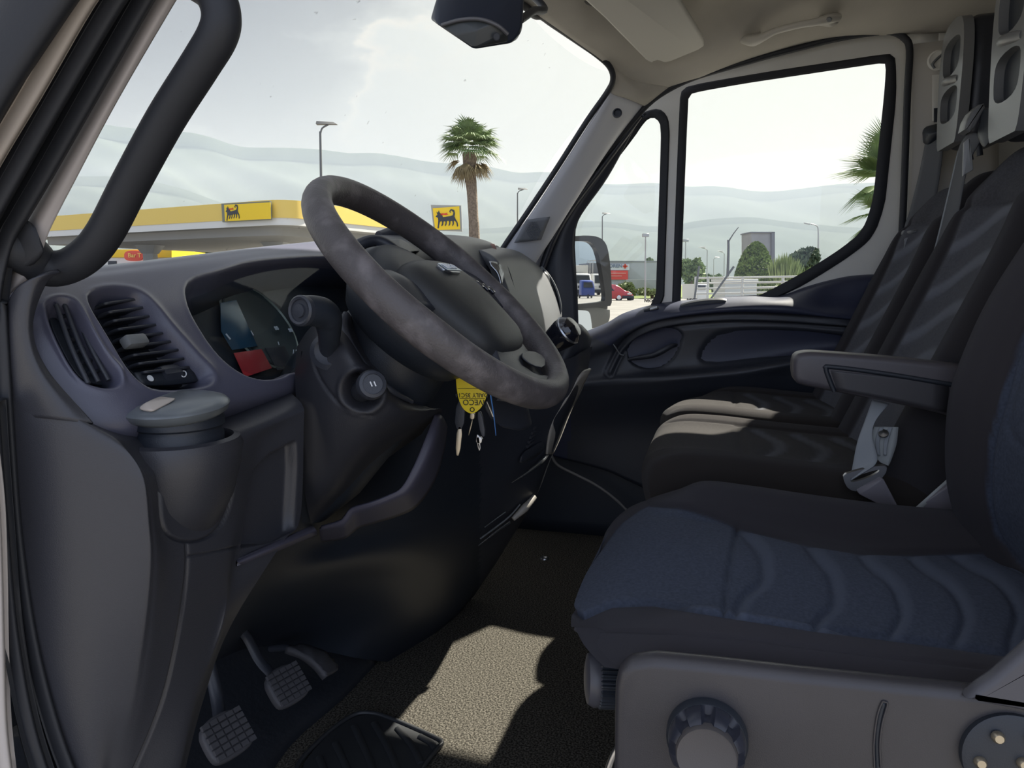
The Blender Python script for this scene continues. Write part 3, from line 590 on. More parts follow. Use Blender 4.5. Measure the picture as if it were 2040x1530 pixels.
ecap = [R_((3, 655, .495), (12, 612, .487), (32, 574, .483), (60, 556, .483), (90, 547, .490), (122, 542, .505)),
        R_((0, 690, .495), (10, 655, .486), (24, 628, .482), (42, 606, .481), (64, 585, .484), (92, 566, .495)),
        R_((-4, 725, .495), (10, 710, .485), (28, 695, .482), (46, 682, .481), (60, 668, .484), (66, 650, .492)),
        R_((-4, 770, .495), (16, 765, .485), (42, 760, .483), (66, 752, .482), (84, 744, .485), (94, 735, .493)),
        R_((-4, 830, .495), (26, 830, .486), (70, 832, .485), (110, 836, .485), (150, 840, .490), (186, 842, .500))]
loft('end_cap', ecap, mat('lower_dash_plastic', (.040, .041, .050), .42, bump=(900, .35, .0006)), dash, nu=10, nv=10, thick=.004)
def edisp(G, px):
    s1 = pdist([(372, 1085), (374, 1120), (368, 1180), (352, 1280), (330, 1380), (300, 1460), (262, 1545)], px)
    s2 = pdist([(300, 905), (318, 960), (322, 1040), (335, 1068), (365, 1080), (400, 1078), (435, 1058), (458, 1010), (470, 940), (466, 890)], px)
    s3 = pdist([(376, 1108), (420, 1102), (478, 1088)], px)
    rec = sdf([(505, 940), (540, 905), (588, 880), (590, 930), (584, 1055), (540, 1078), (482, 1092), (488, 1040), (497, 980)], px)
    d = -.0035 * np.exp(-(s1 / 2.2) ** 2) - .004 * np.exp(-(s2 / 2.6) ** 2) - .003 * np.exp(-(s3 / 2.) ** 2)
    d -= np.where(G[..., 2] < .62, .012 * sst(rec, -3, 6), 0)
    return d
loft('lower_end_panel', endp, mat('lower_dash_plastic', (.040, .041, .050), .42, bump=(900, .35, .0006)), dash, nu=34, nv=34, disp=edisp, thick=.0)
loft('panel_ledge', [AX([(468, 1113, .64), (545, 1080, .69), (622, 1046, .78)]), AX([(476, 1122, .635), (552, 1090, .685), (630, 1056, .775)]), AX([(490, 1128, .66), (560, 1096, .71), (632, 1066, .80)])], GREYP if False else mat('ledge_plastic', (.062, .06, .085), .5), dash, nu=4, nv=5, thick=.006)
# cup holder bulge with its rim
cupo = A(362, 890, .585)
def cupring(rx, z, dx=0, dy=0): 
    t = np.linspace(0, 2 * math.pi, 48, endpoint=False); return np.stack([cupo[0] + dx + rx * np.cos(t), cupo[1] + dy + rx * .92 * np.sin(t), np.full(48, z)], 1)
cz0 = cupo[2]
cup = rings('cup_holder', [cupring(.044, cz0 - .05), cupring(.047, cz0 + .006), cupring(.050, cz0 + .010), cupring(.056, cz0 + .008), cupring(.059, cz0), cupring(.058, cz0 - .02, 0, .003), cupring(.054, cz0 - .05, 0, .008), cupring(.045, cz0 - .082, .004, .02), cupring(.030, cz0 - .105, .008, .034), cupring(.012, cz0 - .112, .01, .045)], mat('lower_dash_plastic', (1, 1, 1)), dash)
# upper dash: binnacle hood, centre pod, passenger side
ud = [R_((700, 496, 1.5), (740, 478, 1.55), (800, 474, 1.62), (870, 476, 1.72), (930, 480, 1.84), (975, 490, 1.92), (1002, 502, 1.98)),
      R_((700, 486, 1.15), (740, 469, 1.20), (800, 466, 1.28), (870, 467, 1.38), (930, 471, 1.50), (975, 482, 1.62), (1002, 497, 1.72)),
      R_((700, 500, 1.08), (745, 481, 1.10), (800, 482, 1.14), (870, 490, 1.22), (925, 498, 1.34), (965, 508, 1.46), (992, 522, 1.56)),
      R_((720, 530, 1.04), (770, 510, 1.06), (830, 530, 1.10), (880, 545, 1.18), (930, 550, 1.28), (970, 560, 1.38), (1000, 580, 1.46)),
      R_((740, 620, 1.06), (790, 600, 1.1), (850, 620, 1.14), (900, 630, 1.22), (940, 640, 1.30), (980, 650, 1.38), (1010, 660, 1.44))]
loft('upper_pod', ud, PL, dash, nu=8, nv=8, thick=.01)
slab('stack_sun_block', [(1.40, y, z) for y, z in [(.43, .56), (.43, .32), (.49, .20), (.58, .09), (.66, .01), (1.0, .01), (1.0, .70), (.50, .70)]], (.09, 0, 0), PLD, dash, .005)  # unseen slab added to stop sun crossing the open side of the stack
box('sun_block_box', (1.55, .82, .37), (.56, .40, .74), PLD, dash, bev=.03)  # unseen box added to stop sun leaking under the centre stack
slot = lambda nm, P_, m_, th=.004: loft(nm, P_, m_, dash, nu=4, nv=4, thick=th)
PW = mat('passenger_dash_panel', (.10, .105, .115), .48, bump=(1000, .3, .0005))
pw = [AX([(940, 492, 1.45), (985, 492, 1.62), (1030, 500, 1.85), (1062, 520, 2.03), (1085, 540, 2.10)]),
      AX([(985, 515, 1.42), (1010, 512, 1.55), (1050, 522, 1.80), (1078, 540, 1.98), (1100, 560, 2.08)]),
      AX([(1005, 560, 1.42), (1028, 560, 1.54), (1062, 565, 1.76), (1090, 578, 1.94), (1112, 592, 2.06)]),
      AX([(1022, 610, 1.43), (1044, 610, 1.54), (1076, 612, 1.74), (1100, 618, 1.92), (1119, 622, 2.05)]),
      AX([(1030, 660, 1.46), (1052, 660, 1.56), (1084, 655, 1.75), (1106, 652, 1.92), (1119, 645, 2.05)]),
      AX([(1036, 700, 1.50), (1060, 705, 1.60), (1090, 700, 1.78), (1112, 690, 1.94), (1128, 680, 2.07)])]
loft('passenger_panel', pw, PW, dash, nu=7, nv=7, thick=.02)
tube('end_vent_ring', AX([(1078, 532, 2.03), (1096, 552, 2.035), (1110, 580, 2.035), (1117, 610, 2.03), (1114, 628, 2.03), (1106, 612, 2.02), (1098, 580, 2.01), (1086, 552, 2.02)]), .003, GREYP, dash, 8, closed=True)
loft('end_vent_opening', [AX([(1082, 538, 2.02), (1092, 545, 2.03)]), AX([(1094, 575, 2.015), (1108, 580, 2.035)]), AX([(1104, 610, 2.015), (1116, 612, 2.03)]), AX([(1111, 625, 2.02), (1116, 628, 2.03)])], PLD, dash, nu=5, nv=3, thick=.003)
tube('panel_seam', AX([(985, 505, 1.50), (1008, 530, 1.50), (1022, 570, 1.50), (1034, 612, 1.50)]), .003, PLD, dash, 8)
# open slot in the dash top and the radio / display face that look out behind the wheel
loft('storage_slot', [AX([(975, 520, 1.40), (995, 524, 1.42), (1004, 545, 1.42)]), AX([(978, 530, 1.398), (992, 545, 1.40), (1000, 572, 1.40)])], SILV, dash, nu=3, nv=3, thick=.003)
hull('storage_lid', [A(*q) for q in [(745, 482, 1.02), (795, 475, 1.10), (830, 500, 1.10), (800, 505, 1.02), (760, 500, 1.0), (748, 492, 1.0), (800, 480, 1.25), (850, 500, 1.22)]], PLD, dash, .003, 2)
for k, (a, b, w_) in enumerate([((735, 478, 1.12), (800, 462, 1.32), .006), ((800, 530, 1.00), (742, 482, 1.05), .008)]): pass
tube('hood_rim', AX([(690, 510, .98), (720, 486, 1.0), (752, 480, 1.02), (785, 498, 1.03), (812, 530, 1.03), (826, 560, 1.03)]), .009, PL, dash, 10)
tube('pod_rim', AX([(756, 474, 1.18), (800, 462, 1.22), (850, 478, 1.22), (890, 510, 1.2), (912, 545, 1.18)]), .012, PL, dash, 10)
RS = mat('red_black_strip', (.22, .05, .05), .5)
loft('dash_lettering_strip', [AX([(935, 484, 1.52), (985, 486, 1.60)]), AX([(945, 496, 1.50), (990, 498, 1.58)])], RS, dash, nu=2, nv=2, thick=.002)
# lower dash: knee bolster, centre stack and its foot on the floor
stk = [(1160, 700, 1.44), (1150, 775, 1.44), (1118, 850, 1.46), (1092, 920, 1.48), (1064, 990, 1.50), (1012, 1075, 1.53), (965, 1150, 1.58), (900, 1235, 1.50), (790, 1325, 1.32)]
def mix(a, b, t): return np.array(a) * (1 - t) + np.array(b) * t
lowr = [R_((600, 700, .80), (650, 690, .86), (720, 720, .97), (800, 720, 1.08), (900, 730, 1.16), (985, 740, 1.24), (1060, 720, 1.33), (1130, 715, 1.40), (1160, 700, 1.44), (1180, 690, 1.55)),
        R_((595, 800, .78), (650, 800, .86), (720, 810, .97), (800, 810, 1.08), (900, 815, 1.16), (975, 810, 1.24), (1045, 800, 1.33), (1110, 790, 1.40), (1148, 770, 1.44), (1162, 770, 1.55)),
        R_((590, 900, .78), (640, 900, .86), (700, 905, .97), (790, 900, 1.08), (880, 890, 1.15), (950, 880, 1.23), (1010, 870, 1.32), (1075, 858, 1.40), (1118, 850, 1.46), (1122, 850, 1.55)),
        R_((560, 1000, .77), (620, 1000, .86), (690, 1000, .97), (770, 990, 1.06), (850, 975, 1.14), (910, 965, 1.22), (975, 950, 1.31), (1040, 932, 1.40), (1090, 922, 1.48), (1092, 925, 1.56)),
        R_((500, 1100, .70), (590, 1080, .86), (660, 1075, .97), (740, 1060, 1.05), (820, 1045, 1.13), (880, 1035, 1.21), (940, 1025, 1.30), (1005, 1005, 1.40), (1062, 992, 1.50), (1064, 995, 1.58)),
        R_((455, 1190, .66), (550, 1150, .83), (640, 1130, .95), (720, 1115, 1.04), (800, 1105, 1.13), (850, 1105, 1.21), (905, 1100, 1.31), (960, 1085, 1.41), (1010, 1078, 1.53), (1014, 1080, 1.60)),
        R_((430, 1250, .68), (520, 1200, .85), (620, 1180, .99), (700, 1165, 1.08), (780, 1160, 1.17), (830, 1165, 1.25), (880, 1170, 1.35), (925, 1160, 1.46), (962, 1152, 1.57), (966, 1155, 1.64)),
        R_((410, 1300, .72), (500, 1250, .95), (600, 1235, 1.08), (680, 1235, 1.15), (760, 1235, 1.22), (810, 1240, 1.29), (850, 1240, 1.37), (880, 1240, 1.44), (902, 1232, 1.50), (906, 1235, 1.58)),
        R_((400, 1330, .80), (500, 1290, 1.05), (590, 1290, 1.15), (660, 1300, 1.18), (705, 1310, 1.20), (740, 1315, 1.24), (765, 1318, 1.28), (780, 1320, 1.31), (792, 1322, 1.33), (798, 1322, 1.40)),
        ]
def ldisp(G, px):
    s1 = pdist([(955, 1095), (946, 1190), (900, 1245), (850, 1280)], px)
    s2 = pdist([(655, 1150), (680, 1155), (724, 1162)], px)
    return -.003 * np.exp(-(s1 / 2.) ** 2) 
loft('centre_stack', lowr, [PLD, PL], dash, nu=12, nv=10, disp=ldisp, thick=.0, msel=lambda G, px: (px[..., 0] > 955).astype(int))
# chrome-like lines, edge highlights built as thin bars, and controls on the stack
def ln(name, pts, r, m_, n=8): return tube(name, AX(pts), r, m_, dash, n)
ln('trim_line', [(1019, 962, 1.34), (1050, 942, 1.38), (1078, 920, 1.42), (1091, 904, 1.46)], [.0012, .003, .005, .004], SILV)
ln('lit_edge_trim', [(953, 1087, 1.37), (990, 1058, 1.41), (1015, 1040, 1.44)], [.0015, .003, .004], SILV)
ln('lit_edge_trim', [(1022, 1034, 1.44), (1045, 1012, 1.46), (1065, 990, 1.49)], [.005, .009, .006], mat('stack_sunlit_trim', (.36, .34, .31), .4))  # beige end: sunlight on this edge is put into the colour
ln('ashtray_inner_line', [(957, 1073, 1.36), (995, 1045, 1.40), (1018, 1026, 1.42), (1036, 1005, 1.44)], .0018, GREYP)
ln('ashtray_inner_line', [(966, 1050, 1.35), (985, 1036, 1.38), (1007, 1020, 1.40)], .0012, GREYP)
for k in range(5):
    ln('stack_rib', [(1050 + k * 3, 890 - k * 9, 1.38), (1066 + k * 3, 877 - k * 9, 1.41), (1079 + k * 2, 862 - k * 9, 1.43)], .0035, PL)
hull('stack_bulge', [A(*q) for q in [(1040, 902, 1.36), (1082, 876, 1.42), (1087, 892, 1.43), (1036, 925, 1.36), (1030, 918, 1.37), (1060, 890, 1.45), (1070, 915, 1.45)]], PL, dash, .005)
loft('stack_sunlit_side', [AX([(1128, 800, 1.42), (1160, 745, 1.44), (1178, 735, 1.50)]), AX([(1102, 838, 1.42), (1128, 815, 1.45), (1140, 815, 1.50)]), AX([(1093, 880, 1.43), (1108, 870, 1.46), (1118, 870, 1.50)]), AX([(1091, 905, 1.44), (1098, 905, 1.48), (1102, 905, 1.50)])], mat('stack_sunlit_trim', (1, 1, 1)), dash, nu=5, nv=5, thick=.004)  # sunlit side of the stack, the sunlight put into its beige colour
# gear lever with its housing, right of the wheel
gl = empty('gear_lever', tuple(A(1150, 760, 1.5)), 'black gear lever knob with chrome ring, right of the steering wheel on the dashboard', 'gear lever')
hull('lever_housing', [A(*q) for q in [(1118, 660, 1.48), (1150, 640, 1.44), (1175, 660, 1.50), (1172, 720, 1.54), (1150, 760, 1.46), (1120, 770, 1.42), (1100, 730, 1.42), (1180, 670, 1.66), (1150, 770, 1.62), (1150, 640, 1.6)]], PL, gl, .02, 4)
kc = A(1124, 664, 1.36)
lathe('lever_knob', kc, (-.25, -.75, .55), [(.0, -.045), (.018, -.043), (.024, -.025), (.029, 0), (.028, .014), (.020, .024), (.0, .027)], GLOSS, gl, 32)
lathe('chrome_ring', kc, (-.25, -.75, .55), [(.0285, .008), (.0295, .011), (.0275, .0145), (.0255, .0165)], SILV, gl, 32, caps=(False, False))
tube('lever_shaft', [kc + np.array([.01, .03, -.03]), kc + np.array([.03, .09, -.07])], .012, PLD, gl)
# ================================================================== steering wheel
t_ = math.radians(42); wc = np.array([.899, .336, .752]); wa = np.array([1., 0, 0]); wb = np.array([0, math.cos(t_), math.sin(t_)]); wn = np.array([0, -math.sin(t_), math.cos(t_)])
def wp(a, b, h=0.): return wc + wa * a + wb * b + wn * h
sw = empty('steering_wheel', tuple(wc), 'dark grey worn leather steering wheel with a silver badge plate on its hub', 'steering wheel')
NR, NT = 160, 20; V = []
for i in range(NR):
    th = 2 * math.pi * i / NR
    grip = 1 + .06 * math.exp(-((math.degrees(th) % 180 - 20) / 14) ** 2)
    for j in range(NT):
        q = 2 * math.pi * j / NT; r = .19 + .0165 * grip * math.cos(q); V.append(wp(r * math.cos(th), r * math.sin(th), .0195 * grip * math.sin(q)))
mk('rim', V, gridfaces(NR, NT, True, True), LEATH, sw)
hub_o = [(-.098, .026), (-.07, .044), (0, .050), (.07, .044), (.098, .026), (.102, -.02), (.090, -.07), (.074, -.116), (.0, -.126), (-.074, -.116), (-.090, -.07), (-.102, -.02)]
hl = rsl(hub_o, 64, True, 2); hc = hl.mean(0)
def hring(k, h): return np.array([wp(*(hc + (p - hc) * k), h) for p in hl])
rings('airbag_cover', [hring(.96, -.03), hring(1.0, -.006), hring(.99, .004), hring(.94, .012), hring(.84, .018), hring(.66, .0225), hring(.40, .025), hring(.1, .026)], mat('hub_plastic', (.032, .034, .036), .5, bump=(1000, .35, .0006)), sw)
# badge
bo = [wp(a, b, h) for a, b, h in [(-.034, .002, .0245), (.030, .002, .0245), (.026, .024, .0205), (-.030, .024, .0205)]]
bd = slab('badge', bo, wn * .004, SILV, sw, .001, 40, 1); bdi = slab('badge_plate', [wp(a, b, h) for a, b, h in [(-.029, .005, .0284), (.025, .005, .0284), (.022, .021, .0254), (-.026, .021, .0254)]], wn * .0006, mat('badge_face', (.35, .42, .5), .3, .5), bd, .0002)
bn = np.cross(wa, np.array(bo[3]) - np.array(bo[0])); bn /= np.linalg.norm(bn)
text('badge_lettering', 'IVECO', wp(-.002, .013, .0272) + bn * .0012, wa, np.array(bo[3]) - np.array(bo[0]), .014, WHI, sw, .0004, bold=.0004)
for s in (-1, 1):
    loft('spoke', [[wp(s * .085, .026, .0), wp(s * .085, .0, .004), wp(s * .085, -.035, .0)], [wp(s * .12, .030, .004), wp(s * .12, .008, .010), wp(s * .12, -.03, .004)], [wp(s * .150, .034, .002), wp(s * .150, .01, .007), wp(s * .150, -.03, .002)], [wp(s * .182, .05, .0), wp(s * .184, .01, .006), wp(s * .180, -.048, .0)]], PL, sw, nu=5, nv=5, thick=.022)
    for k in range(3 if s > 0 else 0): box('wheel_button', wp(s * (.112 + .014 * k), -.004 - k * .006, .012), (.011, .014, .006), GLOSS, sw, rot=np.array([wa, wb, wn]).T, bev=.002)
spk = [[wp(-.055, -.10, .010), wp(-.02, -.104, .014), (wp(.02, -.104, .014)), wp(.055, -.10, .010)], [wp(-.075, -.13, .0), wp(-.03, -.13, .004), wp(.03, -.13, .004), wp(.075, -.13, .0)], [wp(-.10, -.152, .0), wp(-.035, -.166, .004), wp(.035, -.166, .004), wp(.10, -.152, .0)], [wp(-.12, -.158, .0), wp(-.04, -.186, .002), wp(.04, -.186, .002), wp(.12, -.158, .0)]]
loft("lower_spoke", spk, PL, sw, nu=6, nv=6, thick=.02, disp=lambda G, px: -.010 * sst(sdf([(1046, 722), (1080, 704), (1120, 735), (1112, 752), (1070, 745), (1040, 728)], px), 0, 6))
slab('spoke_insert', [wp(a, b, .006) for a, b in [(-.005, -.128), (.062, -.128), (.088, -.146), (.04, -.160), (.0, -.150)]], wn * .002, PL, sw, .001, 40, 1)
lathe('wheel_back_cover', wc + wb * .004, wn, [(.070, .0), (.090, -.006), (.101, -.02), (.105, -.04), (.100, -.062), (.088, -.082), (.06, -.092)], PLD, sw, 56, sx=1.08)
# ================================================================== steering column with stalks
scol = empty('steering_column', tuple(wc + np.array([0, .15, -.25])), 'dark column cover below and behind the steering wheel, carrying two stalks', 'steering column')
colr = [R_((592, 690, .86), (616, 655, .815), (650, 632, .80), (690, 622, .82), (705, 640, .90), (720, 660, 1.02)),
        R_((588, 740, .80), (618, 705, .772), (655, 690, .765), (700, 700, .765), (745, 740, .80), (790, 770, .90)),
        R_((590, 800, .785), (620, 775, .768), (665, 765, .760), (725, 778, .765), (790, 800, .80), (850, 810, .90)),
        R_((596, 870, .79), (625, 855, .772), (670, 845, .765), (735, 840, .775), (805, 835, .82), (880, 815, .93)),
        R_((604, 950, .80), (635, 935, .79), (675, 915, .785), (735, 888, .80), (800, 862, .86), (870, 830, .96)),
        R_((612, 1010, .82), (640, 990, .815), (680, 960, .815), (730, 920, .84), (795, 880, .90), (850, 850, 1.0)),
        R_((620, 1044, .86), (645, 1020, .86), (685, 985, .87), (730, 945, .90), (790, 900, .96), (840, 865, 1.05))]
def codisp(G, px):
    e = pdist([(690, 625), (640, 660), (620, 700), (628, 740), (660, 790), (700, 822), (740, 828)], px)
    w = np.hypot(px[..., 0] - 722, px[..., 1] - 778)
    return -.003 * np.exp(-(e / 2.) ** 2) - .020 * (1 - sst(w, 30, 40)) + .003 * np.exp(-((w - 46) / 5) ** 2)
loft('column_cover', colr, PLD if False else mat('column_plastic', (.024, .025, .032), .5, bump=(900, .3, .0006)), scol, nu=16, nv=16, disp=codisp, thick=.0)
tube('cover_edge', AX([(690, 624, .80), (684, 650, .79), (700, 690, .78), (735, 740, .785), (780, 778, .80), (820, 800, .84)]), [.004, .006, .005, .005, .004, .003], PL, scol, 10)
lathe('column_core', wc, wn, [(.07, -.06), (.078, -.10), (.085, -.16), (.09, -.30), (.08, -.36)], PLD, scol, 40)
# wiper/indicator stalk
sk = A(600, 619, .70); se = A(655, 622, .742); sd = (sk - se) / np.linalg.norm(sk - se)
st = tube('stalk', [A(600, 619, .70), A(618, 619, .712), A(638, 622, .726), A(652, 634, .738), A(656, 662, .75), A(655, 690, .765), A(660, 706, .775)], [.0155, .0165, .017, .0165, .013, .011, .012], PLD, scol, 20)

lathe('stalk_button', sk, sd, [(.0165, -.004), (.0165, .002), (.0145, .004), (.012, .003), (.0115, .0015), (.0075, .0015), (.007, .004), (.0, .0045)], GREYP if False else PL, st, 32)
lathe('stalk_boot', A(655, 700, .765), (-1, -.3, .2), [(.020, -.012), (.022, 0), (.016, .004), (.012, .002)], PL, scol, 28)
pk = A(743, 765, .735); pe = A(716, 782, .79); pd = (pk - pe) / np.linalg.norm(pk - pe)
rb = lathe('rotary_stalk', pk, pd, [(.0125, -.06), (.0125, -.018), (.0145, -.014), (.0165, -.012), (.0168, -.004), (.015, 0), (.0115, .001), (.011, -.0005), (.0, -.0005)], PL, scol, 36)
for k in (-1, 1): box('pause_mark', pk + pd * .0004 + np.array([0, .0, .0]) + k * .0021 * axes(pd)[0], (.0014, .006, .0006), WHI, rb, rot=np.array([axes(pd)[0] * .9 + axes(pd)[1] * .3, axes(pd)[1] * .9 - axes(pd)[0] * .3, pd]).T, bev=0)
# knee panel upper lip
kp = loft('knee_panel_lip', [AX([(868, 822, .93), (850, 868, .90), (826, 925, .88), (800, 972, .87), (770, 990, .865), (735, 1004, .86), (700, 1014, .86), (688, 1028, .86), (676, 1040, .86), (640, 1052, .86)]),
     AX([(882, 830, .94), (868, 880, .91), (845, 935, .89), (815, 982, .88), (782, 1000, .875), (745, 1014, .87), (708, 1026, .87), (694, 1042, .87), (680, 1052, .87), (636, 1060, .87)]),
     AX([(892, 850, 1.0), (885, 900, .98), (866, 960, .96), (830, 1010, .95), (790, 1030, .94), (750, 1042, .93), (716, 1052, .93), (700, 1064, .93), (684, 1074, .93), (640, 1080, .93)])], mat('ledge_plastic', (1, 1, 1)), dash, nu=5, nv=5, thick=.004)
hull('ignition_bulge', [A(*q) for q in [(975, 775, .98), (1050, 800, 1.04), (1062, 850, 1.05), (1040, 862, 1.02), (985, 850, .98), (960, 810, .97), (1050, 830, 1.15), (980, 780, 1.12)]], PL, dash, .018, 4)
# ================================================================== ignition keys
kb = empty('key_bunch', tuple(A(940, 772, .92)), 'bunch of keys with a yellow handwritten tag hanging below the steering wheel', 'keys')
KX = .90
tg = slab('key_tag', AX([(908, 748), (972, 748), (972, 770), (970, 790), (960, 812), (945, 824), (935, 824), (922, 815), (913, 795), (909, 770)], KX), (.0015, .0006, 0), YEL, kb, .0006, 60, 1)
def kt(x, y, d=-.0008): p = A(x, y, KX); return p + np.array([d, 0, 0])
kr = A(972, 790, KX) - A(910, 790, KX); ku = A(940, 760, KX) - A(940, 810, KX)
text('tag_writing', 'IVECO', kt(944, 801), -kr, -ku, .0105, INK, tg, .0002); text('tag_writing', 'DAILY 35C14', kt(940, 787), -kr, -ku, .0078, INK, tg, .0002); text('tag_writing', 'DI SABLE', kt(941, 771), -kr, -ku, .006, INK, tg, .0002) if False else None
tube('tag_line', [kt(916, 794), kt(966, 794)], .0003, INK, tg, 6); tube('tag_line', [kt(912, 774), kt(970, 774)], .0003, INK, tg, 6)
tube('tag_eyelet', [kt(941 + 4 * math.cos(a), 816 + 4 * math.sin(a)) for a in np.linspace(0, 6.283, 11)[:-1]], .0006, INK, tg, 6, closed=True)
def key(head, blade, mh, mb, nm='key', w=.007, bw=.004):
    h0, h1 = [A(*q, KX + .006) for q in head]; b0, b1 = [A(*q, KX + .006) for q in blade]
    def bar(n_, p, q, wd, th, m_, par, taper=1):
        d = (q - p) / np.linalg.norm(q - p); s_ = np.cross(d, np.array([1., 0, 0])); s_ /= np.linalg.norm(s_)
        return slab(n_, [p + s_ * wd, q + s_ * wd * taper, q - s_ * wd * taper, p - s_ * wd], (th, 0, 0), m_, par, .0008, 32, 1)
    k_ = bar(nm, h0, h1, w, .005, mh, kb); bar('key_blade', b0, b1, bw, .0018, mb, k_, .8); return k_
k1 = key([(918, 800), (914, 856)], [(916, 850), (911, 908)], PLD, BRASS, w=.0065, bw=.0042)
key([(941, 822), (940, 836)], [(941, 836), (933, 868)], BRASS, BRASS, w=.0032, bw=.0012)
key([(954, 820), (963, 870)], [(951, 866), (955, 898)], PL, STEEL, w=.0035, bw=.0026)
key([(955, 870), (953, 884)], [(953, 882), (956, 896)], STEEL, STEEL, w=.0042, bw=.0018)
tube('key_pin', AX([(970, 800), (983, 830)], KX + .004), [.001, .0018], BRASS, kb, 8)
tube('blue_tie', AX([(974, 760), (978, 790), (984, 830), (988, 868)], KX + .003), [.0014, .0011, .0008, .0004], BLU, kb, 6)
# ================================================================== can-shaped ashtray in the cup holder
ash = empty('ashtray', tuple(cupo + np.array([0, 0, -.04])), 'round black ashtray with a grey flip lid standing in the cup holder', 'ashtray')
ao = cupo + np.array([-.002, 0, 0])
can_ = lathe('ashtray_body', ao, (0, 0, 1), [(.034, -.035), (.0395, -.03), (.040, .014), (.0385, .016), (.0385, .020), (.041, .022), (.041, .030), (.038, .034), (.0, .034)], GLOSS if False else PLD, ash, 48)
lo = np.array([A(352, 824, .58)])[0]; ln_ = np.array([-.10, -.02, 1.]); 
lathe('ashtray_lid', ao + np.array([-.003, 0, .041]), ln_, [(.040, -.010), (.046, -.006), (.0485, 0), (.046, .003), (.036, .0065), (.018, .0085), (.0, .009)], mat('lid_grey', (.17, .19, .21), .30, .35), ash, 48, sx=1.0)
hull('lid_thumb_rest', [ao + np.array(q) for q in [(-.046, .006, .044), (-.046, -.012, .043), (-.014, -.014, .050), (-.018, .004, .052), (-.040, .0, .050), (-.04, -.006, .040)]], mat('thumb_rest', (.45, .40, .36), .4), ash, .002)
# ================================================================== pedals
def pedal(cx, cyp, X, w, h, tilt, label, arm, ribs=True, ang=0., mc=PL):
    o = A(cx, cyp, X); e = empty('pedal', tuple(o), label, 'pedal', 'foot pedals')
    n = np.array([-.15, -math.cos(tilt), math.sin(tilt)]); n /= np.linalg.norm(n); r = np.array([math.cos(ang), 0, math.sin(ang)]); r -= n * (r @ n); r /= np.linalg.norm(r); u = np.cross(n, r)
    lo_ = [o + r * w * a + u * h * b for a, b in [(-.5, -.3), (-.36, -.5), (.36, -.5), (.5, -.25), (.46, .5), (-.46, .5)]]
    pdl = slab('pedal_pad', lo_, -n * .014, mc, e, .004, 48, 2)
    V = []; Fc = []
    for i in range(5):
        for j in range(6):
            c = o + r * w * (-.36 + .18 * i) + u * h * (-.36 + .145 * j) + n * .004
            k = len(V); V += [c - r * w * .075 - u * h * .055, c + r * w * .075 - u * h * .055, c + r * w * .075 + u * h * .055, c - r * w * .075 + u * h * .055]
            V += [v - n * .005 for v in V[-4:]]; Fc += [(k, k + 1, k + 2, k + 3)] + [(k + a, k + (a + 1) % 4, k + 4 + (a + 1) % 4, k + 4 + a) for a in range(4)]
    mk('tread', V, Fc, mc, pdl, False)
    tube('pedal_arm', [o - n * .012 + u * h * .1] + arm, [.009, .009, .008], STEEL if False else PL, e, 10, flat=.6)
RP = mat('pedal_rubber', (.07, .07, .08), .6, bump=(500, .3, .001))
pedal(455, 1462, .80, .072, .062, .75, 'square ribbed clutch pedal, nearest to the open door', [A(430, 1380, .85), A(400, 1250, .86)], ang=-.25, mc=RP)
pedal(575, 1362, .93, .068, .060, .75, 'ribbed brake pedal on a curved arm, between the other two pedals', [A(520, 1320, .94), A(492, 1270, .94), A(462, 1235, .92)], ang=-.25, mc=RP)
o_ = empty('pedal', tuple(A(640, 1318, 1.05)), 'long accelerator pedal with grooved lower end, farthest from the open door', 'pedal', 'foot pedals')
loft('pedal_pad', [AX([(570, 1288, 1.03), (590, 1284, 1.05), (612, 1282, 1.08)]), AX([(600, 1300, 1.03), (622, 1296, 1.05), (645, 1296, 1.08)]), AX([(630, 1322, 1.03), (648, 1318, 1.05), (668, 1318, 1.08)]), AX([(652, 1346, 1.03), (664, 1340, 1.05), (674, 1334, 1.07)])], RP, o_, nu=5, nv=4, thick=.012,
     disp=lambda G, px: .0015 * np.sin(px[..., 0] * .9))
tube('pedal_arm', AX([(600, 1295, 1.06), (570, 1290, 1.07), (540, 1292, 1.08)]), .007, PL, o_, 8)
# ================================================================== heel pad
hpd = [(700, 1434), (742, 1428), (792, 1444), (868, 1478), (880, 1488), (872, 1498), (840, 1540), (800, 1600), (640, 1600), (590, 1545), (640, 1480)]
hpw = [zp(x, y, .0) for x, y in hpd]
pad = empty('heel_pad', tuple(zp(735, 1500, .0)), 'black rubber heel pad with slanted ribs set in the carpet', 'floor pad')
slab('pad_base', [p + np.array([0, 0, .001]) for p in hpw], (0, 0, .006), mat('pad_rubber', (.03, .032, .036), .45), pad, .003, 80, 1)
for (a, b) in [((868, 1492), (836, 1466)), ((838, 1520), (792, 1450)), ((800, 1560), (745, 1440)), ((755, 1580), (705, 1446)), ((705, 1590), (668, 1480)), ((650, 1590), (636, 1508))]:
    tube('pad_rib', [zp(*a, .008), zp((a[0] + b[0]) / 2 + 6, (a[1] + b[1]) / 2, .008), zp(*b, .008)], .006, mat('pad_rubber', (1, 1, 1)), pad, 8, flat=.5)
tube('pad_rim', [p + np.array([0, 0, .007]) for p in [zp(x, y, 0) for x, y in hpd]], .004, mat('pad_rubber', (1, 1, 1)), pad, 8, closed=True)
fd = lathe('floor_stud', zp(1085, 1113, .0), (0, 0, 1), [(.0, .002), (.005, .003), (.006, .004), (.011, .004), (.013, .001), (.013, 0)][::-1], STEEL, None, 24); tag(fd, 'small round metal stud in the carpet beyond the heel pad', 'stud')
